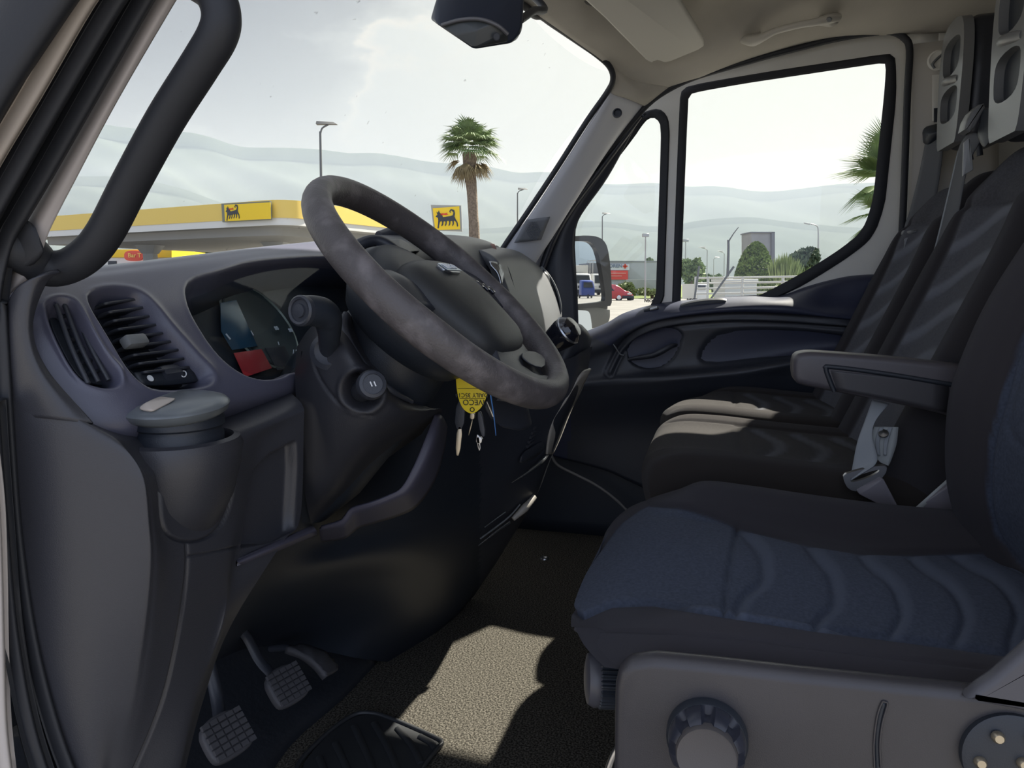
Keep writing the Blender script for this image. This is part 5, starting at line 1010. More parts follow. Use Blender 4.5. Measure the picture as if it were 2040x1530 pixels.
# ================================================================== wing mirror outside the far door
wm = empty('wing_mirror', tuple(A(1180, 560, 2.42)), 'black wing mirror outside the far door with two stacked glasses', 'wing mirror')
wo = [(1118, 480), (1135, 472), (1165, 470), (1188, 473), (1200, 482), (1207, 505), (1213, 555), (1214, 610), (1212, 640), (1200, 652), (1165, 658), (1120, 662)]
WC0 = A(1160, 560, 2.42)
def wmp(px_, push=0., n=60, sm=1, nrm=None):
    nn_ = MIRN if nrm is None else nrm; out = []
    for x, y in (rsl(px_, n, True, sm) if n else px_):
        r = ray(x, y); t = ((WC0 + MIRN * push - CAM) @ nn_) / (r @ nn_); out.append(CAM + r * t)
    return np.array(out)
HB = mat('wing_housing', (.016, .017, .022), .35)
slab('housing', wmp(wo, 0, 80), -MIRN * .10, HB, wm, .012, None, 0, 3)
ro = [(1104, 478), (1135, 471), (1165, 469), (1188, 472), (1201, 482), (1208, 505), (1213, 555), (1214, 606), (1211, 610), (1160, 614), (1104, 618)]
ri = [(1106, 485), (1135, 481), (1163, 480), (1176, 485), (1186, 501), (1195, 545), (1202, 597), (1197, 601), (1160, 605), (1106, 609)]
a_, b_ = wmp(ro, .004), wmp(ri, .004); rings('mirror_rim', [a_, a_ + MIRN * .012, b_ + MIRN * .012, b_], HB, wm, torus=True)
MIR = mat('mirror_glass', (.86, .88, .9), .01, 1.)
v_ = wmp(ri, .003); v_ = v_.mean(0) + (v_ - v_.mean(0)) * 1.02; rings('mirror_glass', [v_, v_ + MIRN * .004], MIR, wm, smooth=False)
slab('small_mirror_frame', wmp([(1104, 616), (1213, 609), (1213, 640), (1200, 651), (1104, 664)], .004), MIRN * .006, mat('wing_grey', (.10, .105, .11), .5), wm, .002, None)
v_ = wmp([(1106, 620), (1166, 618), (1174, 623), (1177, 640), (1179, 662), (1106, 666)], .012, nrm=MIRN2); rings('small_mirror_glass', [v_, v_ + MIRN2 * .003], MIR, wm, smooth=False)
tube('mirror_arm', [A(1150, 655, 2.40), A(1130, 665, 2.30), A(1110, 670, 2.24)], .02, HB, wm, 12)
# ================================================================== outside
GZ = -.75; fwd = np.array([cy, sy, 0.]); rgt = np.array([sy, -cy, 0.]); UP = np.array([0, 0, 1.])
def gp_(x, d): p = far(x, 565, d); p[2] = GZ; return p
def zat(y, d): return .76 + (565 - y) * d / 1486.4
ASPH = mat('asphalt', (.20, .195, .185), .95, var=(.6, 1.2), bump=(40, .3, .01), spec=.1)
g = loft('ground', [[(x, y, GZ) for x in (-40, 0, 60, 200, 600, 3000)] for y in (-1500, -300, -60, 0, 60, 300, 1500, 3000)], ASPH, nu=2, nv=2, thick=.5, toward=(0, 0, 50)); S(g)
GRASS = mat('grass_ground', (.12, .15, .06), .95, var=(2, 1.5), spec=.1)
S(slab('grass_verge', [gp_(1262, 75), gp_(1600, 75), gp_(1600, 600), gp_(1000, 600), gp_(1180, 90)], (0, 0, .03), GRASS, None, 0))
# --- hills
HILL = mat('hill_forest', (.07, .09, .08), 1., var=(.006, 1.25), spec=0.)
def hill(name, ridge, d, depth, rough):
    R = rsl(ridge, 90, False, 1); rows = []
    for k, t in enumerate(np.linspace(0, 1, 14)):
        r = []
        for i, (x, y) in enumerate(R):
            dd = d - depth * (1 - t); p = far(x, 565, dd); H = (zat(y, d) - GZ)
            s = t ** .8; wob = rough * H * s * (1 - t) * (math.sin(i * .55 + k * .5) * .5 + math.sin(i * 1.3 + 1.7 * k) * .25)
            p[2] = GZ + H * s + wob; r.append(p)
        rows.append(r)
    bk = [np.array([*(far(x, 565, d + depth * .4)[:2]), GZ]) for x, y in R]; rows.append(bk)
    o = loft(name, rows, HILL, nu=2, nv=2, toward=(0, 0, 2000)); return S(o)
hill('far_ridge', [(-200, 250), (0, 262), (120, 268), (200, 272), (240, 277), (300, 285), (380, 287), (430, 298), (490, 317), (540, 318), (600, 316), (650, 320), (700, 328), (745, 326), (775, 330), (850, 341), (900, 345), (950, 347), (985, 352), (1030, 364), (1060, 362), (1100, 361), (1150, 374), (1190, 382), (1250, 382), (1300, 380), (1360, 388), (1430, 386), (1480, 393), (1530, 397), (1590, 390), (1650, 384), (1750, 378), (1900, 372), (2100, 380)], 2600, 900, .22)
hill('near_ridge', [(-200, 380), (100, 372), (220, 366), (300, 372), (380, 392), (460, 420), (560, 438), (680, 450), (900, 468), (1150, 450), (1220, 450), (1300, 462), (1400, 446), (1480, 441), (1560, 450), (1700, 462), (1900, 470)], 1700, 500, .25)
# --- haze between the plain and the hills
hz_c = far(1020, 565, 1420); bm = bmesh.new(); bmesh.ops.create_cube(bm, size=1)
Vh = np.array([v.co[:] for v in bm.verts]); Fh = [[v.index for v in f.verts] for f in bm.faces]; bm.free()
Vh = hz_c + Vh[:, :1] * 6000 * rgt + Vh[:, 1:2] * 2300 * fwd + Vh[:, 2:] * np.array([0, 0, 330.]); Vh[:, 2] += 158
HZ = bpy.data.materials.new('haze'); HZ.use_nodes = True; t5 = HZ.node_tree; t5.nodes.clear(); oo = t5.nodes.new('ShaderNodeOutputMaterial'); vs_ = t5.nodes.new('ShaderNodeVolumeScatter')
vs_.inputs['Density'].default_value = .0008; vs_.inputs['Color'].default_value = (.33, .40, .50, 1); vs_.inputs['Anisotropy'].default_value = .0; t5.links.new(vs_.outputs[0], oo.inputs['Volume'])
hzo = mk('valley_haze', Vh, Fh, HZ, None, False); tag(hzo, 'pale haze lying over the valley in front of the hills', 'haze', kind='stuff')
# --- street lamps
LG = mat('lamp_grey', (.12, .125, .13), .5, .4); LL = mat('lamp_pale', (.35, .36, .36), .5, .3)
def lamp(x, yt, d, arm, label, m_=LG, r=.06, head=None, drop=0, xt=None):
    b = gp_(x, d); e = empty('street_lamp', tuple(b), label, 'street lamp', 'street lamps')
    top = far(xt or x, yt, d); k = 1486. / d
    L_ = [b, b * .5 + top * .5, top]
    tube('post', [b, b * .5 + top * .5, top], [r * 1.2, r, r * .8], m_, e, 8, k=2)
    if arm:
        tip = top + rgt * arm / k + UP * (head if head is not None else .25)
        tube('arm', [top - UP * .1, top + rgt * arm / k * .25 + UP * .12, tip], r * .6, m_, e, 8, k=3)
        s = np.sign(arm); a = tip - rgt * s * .45; hull('lamp_head', [a + fwd * .12, a - fwd * .12, tip + rgt * s * .35 + fwd * .08, tip + rgt * s * .35 - fwd * .08, a + UP * .14, tip + rgt * s * .2 + UP * .10], m_, e, .01, 1)
    else:
        hull('lamp_head', [top + rgt * q * .3 + fwd * w * .2 + UP * h for q in (-1, 1) for w in (-1, 1) for h in (0, .3)], m_, e, .02, 1)
    return e
lamp(642, 262, 29, 16, 'tall dark street lamp seen left of the palm through the windscreen', r=.055, xt=638)
lamp(1031, 384, 60, 12, 'street lamp just right of the palm, its arm pointing right', r=.06)
lamp(1200, 431, 75, 9, 'street lamp above the wing mirror in the small door window', r=.06)
lamp(1286, 472, 70, 0, 'floodlight pole standing before the grey hall', LL, r=.07)
lamp(1366, 482, 85, 0, 'pale pole lamp just right of the window divider', LL, r=.07)
lamp(1409, 498, 85, -12, 'pale lamp with arm to the left, left of the dark slanted-head pole', LL, r=.06)
lamp(1443, 505, 95, -10, 'small pale lamp close behind the dark slanted-head pole', LL, r=.06)
e_ = lamp(1422, 516, 120, 7, 'tiny double-armed lamp in the distance, left of the round topiary', LL, r=.06); 
dk = empty('solar_pole', tuple(gp_(1449, 50)), 'dark pole with a slanted panel head, left of the cone-shaped bush', 'street lamp')
tube('post', [gp_(1449, 50), far(1451, 510, 50), far(1451, 478, 50)], [.10, .085, .08], LG, dk, 8, k=2); tube('slanted_head', [far(1451, 482, 50), far(1461, 466, 50), far(1471, 453, 50)], [.10, .07, .05], LG, dk, 8, k=2, flat=.5)
lp = empty('street_lamp', tuple(gp_(1630, 70)), 'pale lamp with long curved arm to the left, near the palm fronds', 'street lamp', 'street lamps')
tube('post', [gp_(1630, 70), far(1630, 500, 70), far(1630, 460, 70), far(1627, 450, 70), far(1615, 446, 70)], [.09, .07, .06, .05, .05], LL, lp, 8, k=4); hull('lamp_head', [far(x, y, 70 + q) for x, y in ((1601, 443), (1614, 445), (1614, 448), (1602, 446)) for q in (-.2, .2)], LL, lp, .01, 1)
lp2 = empty('street_lamp', tuple(gp_(1591, 90)), 'short pale lamp with bent top in front of the round dark tree', 'street lamp', 'street lamps')
tube('post', [gp_(1591, 90), far(1591, 522, 90), far(1596, 512, 90)], .07, LL, lp2, 8, k=3)
# --- palms
def fan(V, Fc, o, d, size, n=22, spread=2.6, droop=.25, wdt=.035):
    d = d / np.linalg.norm(d); a, b, _ = axes(d); s_ = a
    for i in range(n):
        th = (i / (n - 1) - .5) * spread; v = d * math.cos(th) + s_ * math.sin(th); v /= np.linalg.norm(v); L1 = size * (.8 + .25 * math.cos(th)) * random.uniform(.9, 1.1)
        w_ = np.cross(v, b); w_ /= np.linalg.norm(w_) + 1e-9; k = len(V)
        p1 = o + v * L1 * .55 + b * .02; p2 = o + v * L1 - UP * droop * L1 * random.uniform(.5, 1.3)
        V += [o - w_ * wdt * size * .3, p1 - w_ * wdt * size, p2, p1 + w_ * wdt * size, o + w_ * wdt * size * .3, p1 + b * wdt * size * .5]
        Fc += [(k, k + 1, k + 5), (k + 1, k + 2, k + 5), (k + 2, k + 3, k + 5), (k + 3, k + 4, k + 5), (k, k + 5, k + 4)]
PG = mat('palm_leaf', (.10, .15, .05), .6, var=(3, 1.7)); PD = mat('palm_dry_leaf', (.22, .17, .09), .8, var=(3, 1.4)); TRK = mat('palm_trunk', (.13, .10, .075), .95, var=(14, 1.8), bump=(18, 1., .03))
pa = empty('palm_tree', tuple(gp_(943, 30)), 'tall fan palm with bare trunk seen through the windscreen', 'palm')
pc = far(936, 305, 30)
tube('trunk', [gp_(948, 30), far(945, 470, 30), far(943, 430, 30), far(940, 380, 30), far(936, 345, 30), pc], [.26, .22, .20, .21, .24, .30], TRK, pa, 12, k=6)
V, Fc = [], []
for i in range(64):
    el = random.uniform(-.25, 1.35); az = random.uniform(0, 6.283); d = np.array([math.cos(az) * math.cos(el), math.sin(az) * math.cos(el), math.sin(el)]); s0 = pc + d * random.uniform(.35, .75) + UP * .15
    fan(V, Fc, s0, d, random.uniform(.62, .85), 15, 2.0, .3)
mk('green_crown', V, Fc, PG, pa, False)
V, Fc = [], []
for i in range(26):
    el = random.uniform(-1.2, -.2); az = random.uniform(0, 6.283); d = np.array([math.cos(az) * math.cos(el), math.sin(az) * math.cos(el), math.sin(el)]); fan(V, Fc, pc + d * .45 - UP * .1, d, random.uniform(.55, .75), 13, 1.7, .3)
mk('dry_skirt', V, Fc, PD, pa, False)
pb2 = empty('palm_tree', tuple(gp_(1830, 9)), 'near fan palm whose fronds enter the far door window from the right', 'palm')
tube('trunk', [gp_(1830, 9), far(1830, 520, 9), far(1826, 430, 9)], [.14, .12, .12], TRK, pb2, 12)
V, Fc = [], []
for (x, y, vx, vy, s_) in [(1748, 352, -1, .15, .50), (1752, 368, -.8, -.6, .46), (1752, 330, -.4, 1, .42), (1750, 425, -1, -.25, .40), (1752, 415, -.7, .5, .36), (1770, 300, -.2, 1, .4), (1775, 440, -.5, -1, .4), (1800, 360, .8, .5, .5), (1820, 340, .3, 1, .5), (1840, 400, 1, 0, .5), (1790, 470, .1, -1, .4), (1756, 345, -.9, .5, .5), (1760, 440, -1, -.6, .42), (1765, 395, -1, .1, .4)]:
    dv = rgt * vx + UP * vy + fwd * random.uniform(-.25, .25); fan(V, Fc, far(x, y, 8.6), dv, s_, 46, 2.9, .10, .02)
mk('fronds', V, Fc, PG, pb2, False)
for (x, y) in ((1748, 352), (1750, 425), (1770, 300), (1800, 360)): tube('frond_stalk', [far(1826, 432, 9), far((x + 1826) / 2, (y + 425) / 2 - 8, 8.8), far(x, y, 8.6)], .008, PG, pb2, 6)
# --- trees and shrubs
def tree(x, yt, yb, hw, d, col, label, name='tree', cat='tree', shape='round', leaf=.16, n=1400, group=None):
    b = gp_(x, d); k = 1486. / d; zt = zat(yt, d); zb = zat(yb, d); W2 = hw / k; e = empty(name, tuple(b), label, cat, group); H = zt - zb
    V, Fc = [], []
    bl = [(random.uniform(-.6, .6), random.uniform(-.6, .6), random.uniform(.15, .8), random.uniform(.35, .55)) for _ in range(9)]
    for i in range(n):
        if shape == 'cone':
            t = random.random() ** .9; r = W2 * (1 - t ** 1.8) ** .55 * (.85 + .15 * random.random()); a = random.uniform(0, 6.283); c = b + np.array([math.cos(a) * r, math.sin(a) * r, 0]); c[2] = zb + H * t
        elif shape == 'plume':
            t = random.random(); a = random.uniform(0, 6.283); r = W2 * t * random.random() ** .5; c = b + np.array([math.cos(a) * r, math.sin(a) * r, 0]); c[2] = zb + H * t * (1 - .35 * (r / W2) ** 2)
        else:
            q = random.choice(bl); v = rng.normal(size=3); v /= np.linalg.norm(v); v *= q[3] * random.uniform(.8, 1.)
            c = b + np.array([(q[0] + v[0]) * W2 * .72, (q[1] + v[1]) * W2 * .72, 0]); c[2] = zb + H * min(max(q[2] * .85 + v[2] * .45, 0), 1.02)
        u = rng.normal(size=3); u /= np.linalg.norm(u); w = np.cross(u, rng.normal(size=3)); w /= np.linalg.norm(w)
        if shape == 'plume': u = (c - b) / (np.linalg.norm(c - b) + 1e-6); s1, s2 = leaf * 2.2, leaf * .25
        else: s1, s2 = leaf, leaf * .6
        kk = len(V); V += [c - u * s1, c + w * s2, c + u * s1, c - w * s2]; Fc.append((kk, kk + 1, kk + 2, kk + 3))
    mk('foliage', V, Fc, mat('leaf_' + col_name(col), col, .7, var=(4, 1.7)), e, False)
    if zb > GZ + .2: tube('trunk', [b, b + UP * (zb - GZ + H * .4)], W2 * .06 + .05, TRK, e, 8, k=2)
    return e
def col_name(c): return '_'.join(str(int(v * 100)) for v in c)
tree(1503, 484, 590, 43, 24, (.10, .14, .03), 'dense green cone-shaped topiary behind the tubular fence', 'topiary', 'shrub', 'cone', .06, 5200)
tree(1562, 515, 588, 34, 22, (.16, .20, .07), 'pale feathery shrub right of the cone-shaped topiary', 'feathery_shrub', 'shrub', 'plume', .10, 1500)
tree(1612, 540, 590, 26, 24, (.14, .18, .06), 'low pale shrub under the dark round tree', 'feathery_shrub', 'shrub', 'plume', .10, 900)
tree(1590, 483, 560, 46, 60, (.05, .075, .04), 'dark rounded tree right of the grey tower', 'tree', 'tree', 'round', .32, 2200)
tree(1378, 503, 575, 30, 80, (.16, .21, .09), 'light green tree just right of the window divider', 'tree', 'tree', 'round', .35, 1400)
tree(1300, 506, 560, 18, 128, (.10, .14, .06), 'green treetop above the roof of the grey hall', 'tree', 'tree', 'round', .4, 900)
tree(1420, 540, 575, 26, 130, (.10, .14, .06), 'far low tree below the small lamps', 'tree', 'tree', 'round', .4, 700)
tree(1470, 545, 575, 20, 130, (.08, .11, .05), 'far low tree left of the cone-shaped topiary', 'tree', 'tree', 'round', .4, 600)
tree(1245, 556, 592, 32, 78, (.12, .15, .06), 'rough hedge behind the red van', 'hedge', 'hedge', 'round', .3, 1500)
tree(1300, 572, 586, 40, 76, (.14, .17, .07), 'low grassy hedge at the foot of the grey boundary wall', 'hedge', 'hedge', 'round', .25, 1000)
tree(352, 478, 535, 46, 76, (.06, .09, .04), 'dark green tree under the filling station canopy, right of the left column', 'tree', 'tree', 'round', .4, 2200)
tree(412, 492, 535, 34, 78, (.08, .11, .05), 'lower green tree between the two canopy columns', 'tree', 'tree', 'round', .4, 1400)
tree(598, 478, 520, 8, 90, (.08, .10, .05), 'tiny palm top seen beneath the canopy edge', 'tree', 'tree', 'plume', .5, 200)
# --- filling station canopy
CY = mat('canopy_yellow', (.72, .52, .12), .5); CW = mat('canopy_white', (.62, .62, .60), .5); CGY = mat('canopy_soffit', (.30, .30, .29), .7); SY = mat('sign_yellow', (.80, .55, .01), .45); SFR = mat('sign_frame', (.16, .17, .14), .5)
Lp_, C0_, Rp_ = gp_(40, 44.5), gp_(575, 34), gp_(797, 41.5); Bk = Lp_ + (Rp_ - C0_) * 2.2 + np.array([0, 0, 0])
def plan(k, z):
    c = (Lp_ + C0_ + Rp_ + Bk) / 4; ps = []
    a = C0_ + (Lp_ - C0_) / np.linalg.norm(Lp_ - C0_) * 1.2; b_ = C0_ + (Rp_ - C0_) / np.linalg.norm(Rp_ - C0_) * 1.2
    for t in np.linspace(0, 1, 7): ps.append((1 - t) ** 2 * a + 2 * t * (1 - t) * C0_ + t * t * b_)
    ps += [Rp_, Bk, Lp_]; out = []
    for p in ps: q = c + (p - c) * k; q[2] = z; out.append(q)
    return np.array(out)
ct = zat(400, 34)
fs = empty('filling_station_canopy', tuple(gp_(420, 40)), 'yellow and white filling station canopy on grey columns', 'canopy')
rings('yellow_fascia', [plan(1., ct - .80), plan(1., ct), plan(.985, ct), plan(.985, ct - .80)], CY, fs, torus=True, angle=20)
rings('white_fascia', [plan(.995, ct - 1.12), plan(.995, ct - .80), plan(.98, ct - .80), plan(.98, ct - 1.12)], CW, fs, torus=True, angle=20)
rings('soffit', [plan(.99, ct - 1.10), plan(.99, ct - .95)], CGY, fs, angle=20)
rings('inner_beam', [plan(.86, ct - 1.5), plan(.86, ct - 1.1)], CGY, fs, angle=20)
for x, d in ((303, 45), (552, 42), (712, 52)):
    p = gp_(x, d); cc = box('column', p + UP * (ct - 1.3 - GZ) / 2, (.62, .62, ct - 1.3 - GZ), mat('column_grey', (.36, .37, .37), .6), fs, rot=np.array([rgt, fwd, UP]).T, bev=.03)
    hull('column_head', [p + rgt * q * w + fwd * s * w + UP * h for w, h in ((.36, ct - GZ - 2.), (.75, ct - GZ - 1.3)) for q in (-1, 1) for s in (-1, 1)], mat('column_grey', (1, 1, 1)), cc, .02, 1)
def lerpd(x): return 44.5 + (34 - 44.5) * (x - 40) / (575 - 40)
def hit(x, y, a, b, off=0.):
    """ray through a pixel with the vertical plane through ground points a, b"""
    dr = b - a; n = np.array([dr[1], -dr[0], 0]); n /= np.linalg.norm(n)
    if n @ (CAM - a) < 0: n = -n
    r = ray(x, y); t = ((a + n * off - CAM) @ n) / (r @ n); return CAM + r * t
dog = [(.02, .62), (.10, .70), (.07, .86), (.13, .80), (.17, .92), (.21, .80), (.30, .70), (.34, .58), (.50, .60), (.66, .62), (.76, .66), (.80, .80), (.72, .90), (.66, .84), (.70, .80), (.66, .78), (.62, .86), (.70, .98), (.84, .92), (.87, .74), (.84, .60), (.88, .48), (.96, .30), (.98, .12), (.93, .08), (.91, .28), (.83, .40), (.80, .38), (.80, .22), (.74, .12), (.72, .16), (.75, .26), (.73, .38),
       (.66, .38), (.64, .22), (.58, .12), (.56, .16), (.60, .28), (.58, .40), (.50, .38), (.48, .22), (.42, .12), (.40, .16), (.44, .28), (.43, .38), (.36, .36), (.33, .20), (.27, .12), (.25, .16), (.29, .28), (.27, .40), (.20, .34), (.16, .20), (.13, .02), (.08, .04), (.11, .24), (.13, .42), (.12, .54)]
flame = [(.20, .72), (.30, .78), (.40, .76), (.55, .80), (.50, .74), (.58, .70), (.46, .68), (.36, .70), (.28, .66)]
LOGB = mat('logo_black', (.03, .035, .045), .5); LOGR = mat('logo_red', (.60, .05, .02), .5)
def flatpoly(name, P_, n, m_, par, th=.01):
    bm = bmesh.new(); vs = [bm.verts.new(tuple(p)) for p in P_]; es = [bm.edges.new((a, b)) for a, b in zip(vs, vs[1:] + vs[:1])]; bmesh.ops.triangle_fill(bm, use_beauty=True, edges=es)
    r = bmesh.ops.extrude_face_region(bm, geom=bm.faces[:]); [setattr(g_, 'co', g_.co + Vector(n) * th) for g_ in r['geom'] if isinstance(g_, bmesh.types.BMVert)]
    bm.verts.index_update(); V = [v.co[:] for v in bm.verts]; Fc = [[v.index for v in f.verts] for f in bm.faces]; bm.free(); return mk(name, V, Fc, m_, par, False)
def logo(quad, par, n):
    """quad: bl, br, tl corner of the emblem area"""
    bl, br, tl = quad; f = lambda p: bl + (br - bl) * p[0] + (tl - bl) * p[1]
    flatpoly('emblem', [f(p) for p in dog], n, LOGB, par); flatpoly('emblem_flame', [f(p) for p in flame], n, LOGR, par)
cs = empty('canopy_sign', tuple(hit(493, 440, Lp_, C0_, .1)), 'yellow sign with black dog emblem on the canopy fascia', 'sign')
sn = np.array([(C0_ - Lp_)[1], -(C0_ - Lp_)[0], 0]); sn /= np.linalg.norm(sn); sn = sn if sn @ (CAM - C0_) > 0 else -sn
slab('sign_frame', [hit(x, y, Lp_, C0_, .10) for x, y in ((445, 406), (541, 401), (542, 438), (447, 443))], sn * .12, SFR, cs, .01)
slab('sign_face', [hit(x, y, Lp_, C0_, .23) for x, y in ((447, 408), (539, 403), (540, 436), (449, 441))], sn * .02, SY, cs, .002)
logo([hit(449, 441, Lp_, C0_, .26), hit(478, 438, Lp_, C0_, .26), hit(449, 409, Lp_, C0_, .26)], cs, sn)
py = empty('pylon_sign', tuple(gp_(889, 45)), 'yellow pylon sign with black dog emblem, left of the palm trunk', 'sign')
F2 = lambda x, y, d=45: far(x, y, d)
slab('sign_frame', [F2(858, 408), F2(919, 409), F2(921, 461), F2(864, 459)], fwd * .3, mat('pylon_grey', (.30, .31, .30), .5), py, .02)
slab('sign_face', [F2(862, 415, 44.97), F2(915, 411, 44.97), F2(917, 457, 44.97), F2(867, 458, 44.97)], -fwd * .02, SY, py, .003)
logo([F2(868, 456, 44.93), F2(914, 455, 44.93), F2(866, 416, 44.93)], py, -fwd)
box('pylon_post', gp_(892, 45.1) + UP * 2, (.5, .3, 4.), mat('pylon_grey', (1, 1, 1)), py, rot=np.array([rgt, fwd, UP]).T, bev=.02)
# --- station shop with bar sign
sh = empty('station_shop', tuple(gp_(260, 56)), 'station shop with yellow roof band and pale wall behind the left canopy column', 'building')
def fbox(name, x0, x1, yt, yb, d, dep, m_, par, bev=.02):
    return slab(name, [far(x0, yb, d), far(x1, yb, d), far(x1, yt, d), far(x0, yt, d)], fwd * dep, m_, par, bev)
fbox('roof_band', 120, 342, 497, 513, 55, 6, SY, sh); fbox('shop_wall', 122, 340, 513, 605, 55.1, 5.8, CW, sh)
fbox('shop_window', 215, 232, 520, 560, 55.05, .1, PLD, sh, 0)
bs_ = empty('bar_sign', tuple(far(266, 520, 53)), 'red oval bar sign on the yellow roof band of the station shop', 'sign')
slab('sign_board', [far(266 + 19 * math.copysign(abs(math.cos(a)) ** .7, math.cos(a)), 509.5 - 10.5 * math.copysign(abs(math.sin(a)) ** .7, math.sin(a)), 54) for a in np.linspace(0, 6.283, 33)[:-1]], fwd * .2, mat('bar_red', (.75, .09, .05), .4), bs_, .02)
text('sign_text', 'Bar T', far(268, 509, 53.95), rgt, UP, .42, mat('bar_orange', (.9, .55, .15), .5), bs_, .01, bold=.01)
# --- grey hall with banners, boundary wall, tower
ha = empty('grey_hall', tuple(gp_(1270, 98)), 'long grey flat-roofed hall with a sign and red banner behind the red van', 'building')
fbox('hall_wall', 1188, 1335, 521, 590, 95, 14, mat('hall_grey', (.34, .35, .36), .8, var=(.4, 1.1)), ha, .05); fbox('roof_edge', 1187, 1336, 519.5, 522, 94.9, 14.2, mat('roof_edge_grey', (.22, .23, .24), .7), ha, .02)
fbox('sign_panel', 1205, 1254, 526, 538, 94.9, .08, mat('panel_white', (.6, .62, .65), .6), ha, 0)
text('sign_text', 'LOREN', far(1224, 530, 94.8), rgt, UP, .62, mat('sign_blue_grey', (.16, .2, .28), .6), ha, .02, bold=.01)
for (a, b, c, d) in ((1241, 1250, 529, 532), (1244, 1247, 525.5, 535)): fbox('red_cross', a, b, c, d, 94.75, .05, LOGR, ha, 0)
fbox('red_banner', 1206, 1251, 539, 557, 94.8, .1, mat('banner_red', (.65, .08, .07), .6), ha, 0)
for k in range(2): text('banner_text', ('CHEAP LINES', 'OPEN')[k] if False else ('IIIIII IIIIIII', 'III IIIII')[k], far(1230, 545 + 6 * k, 94.7), rgt, UP, .28, mat('banner_pale', (.75, .55, .5), .6), ha, .01) if False else fbox('banner_line', 1212, 1247 - 8 * k, 543.5 + 5.5 * k, 545 + 5.5 * k, 94.7, .05, mat('banner_pale', (.72, .35, .3), .6), ha, 0)
bw = fbox('boundary_wall', 1248, 1345, 557, 580, 84, .3, mat('wall_concrete', (.30, .31, .30), .9, var=(1, 1.1)), None, .02); tag(bw, 'low grey concrete boundary wall in front of the hall', 'wall')
tw_ = empty('grey_tower', tuple(gp_(1520, 72)), 'grey slab tower standing behind the cone-shaped topiary', 'tower')
fbox('tower_body', 1497, 1539, 464, 590, 70, 3, mat('tower_grey', (.26, .26, .26), .8, var=(.5, 1.2)), tw_, .03); fbox('tower_edge', 1537, 1544, 462, 590, 69.8, 3.2, mat('tower_edge', (.16, .165, .18), .7), tw_, .02)
fbox('tower_cap', 1496, 1544, 461.5, 464, 69.8, 3.2, mat('tower_edge', (1, 1, 1)), tw_, .01)
# --- tubular fence, containers, leaning poles
fe = empty('tubular_fence', tuple(gp_(1480, 17)), 'pale tubular metal fence at the edge of the yard', 'fence'); FM = mat('fence_metal', (.50, .50, .48), .5, .3)
dfe = lambda x: 18 - (x - 1385) * .012
for k in range(4): tube('rail', [far(1386, 554 + k * 10.5, dfe(1386)), far(1500, 552.5 + k * 10.3, dfe(1500)), far(1640, 550 + k * 10, dfe(1640))], .022, FM, fe, 8, k=2)
for x in (1386, 1411, 1480, 1560, 1630): tube('fence_post', [gp_(x, dfe(x)), far(x, 551, dfe(x))], .03, FM, fe, 8, k=1)
wb_ = empty('white_container', tuple(gp_(1476, 21)), 'white plastic storage container behind the fence', 'container')
fbox('container_body', 1444, 1508, 560, 650, 21, 1.2, mat('container_white', (.46, .47, .44), .6), wb_, .03); fbox('container_lid', 1441, 1511, 556, 561, 20.95, 1.3, mat('container_lid', (.55, .55, .52), .5), wb_, .02)
wv = empty('white_van', tuple(gp_(1400, 40)), 'small white van parked far behind the left end of the fence', 'van')
fbox('body', 1388, 1409, 566, 598, 40, 3.5, CW, wv, .08); fbox('windscreen', 1391, 1406, 568, 577, 39.95, .1, PLD, wv, .01)
for (a, b, lb) in (((1305, 752), (1462, 531), 'thin dark leaning pole crossing the tubular fence'), ((1361, 752), (1393, 530), 'short dark leaning pole at the left end of the tubular fence')):
    p_ = tube('leaning_pole', [far(*a, 12), far((a[0] + b[0]) / 2, (a[1] + b[1]) / 2, 12), far(*b, 12)], [.02, .014, .018], LG, None, 8, k=3); tag(p_, lb, 'pole', 'leaning poles')
# --- red van
rv = empty('red_van', tuple(gp_(1225, 68)), 'small red van driving to the right, seen beside the wing mirror', 'van'); RVM = mat('car_red', (.42, .03, .04), .25, coat=.5)
prof = [(1170, 594), (1170, 571), (1180, 567), (1205, 566), (1226, 567), (1236, 572), (1245, 579), (1256, 582), (1261, 587), (1262, 593), (1258, 595), (1175, 596)]
slab('body', [far(x, y, 67) for x, y in prof], fwd * 1.8, RVM, rv, .08, 90, 0, 3)
slab('side_window', [far(x, y, 66.95) for x, y in ((1196, 569), (1214, 569), (1224, 579), (1196, 580))], fwd * .1, PLD, rv, .01); slab('side_window', [far(x, y, 66.95) for x, y in ((1178, 571), (1193, 570), (1193, 580), (1178, 580))], fwd * .1, PLD, rv, .01)
hull('windscreen', [far(x, y, d) for x, y in ((1228, 569), (1243, 579)) for d in (67.05, 68.6)] + [far(1234, 577, 67.0)], mat('van_glass', (.5, .53, .55), .1), rv, .0)
fbox('bumper', 1240, 1263, 589, 595, 66.9, 1.9, PLD, rv, .05); fbox('headlamp', 1250, 1259, 584, 587, 66.92, .3, CW, rv, .01)
for x in (1233, 1186):
    w_ = lathe('wheel', far(x, 592.5, 67.1), -fwd, [(.30, -.2), (.33, -.15), (.33, .05), (.30, .08), (0, .08)], PLD, rv, 28); lathe('hubcap', far(x, 592.5, 66.98), -fwd, [(.2, 0), (.19, .04), (0, .05)], STEEL, w_, 20)
w_ = lathe('wheel', far(1256, 593.5, 68.5), -fwd, [(.30, -.2), (.33, -.15), (.33, .05), (.30, .08), (0, .08)], PLD, rv, 24)
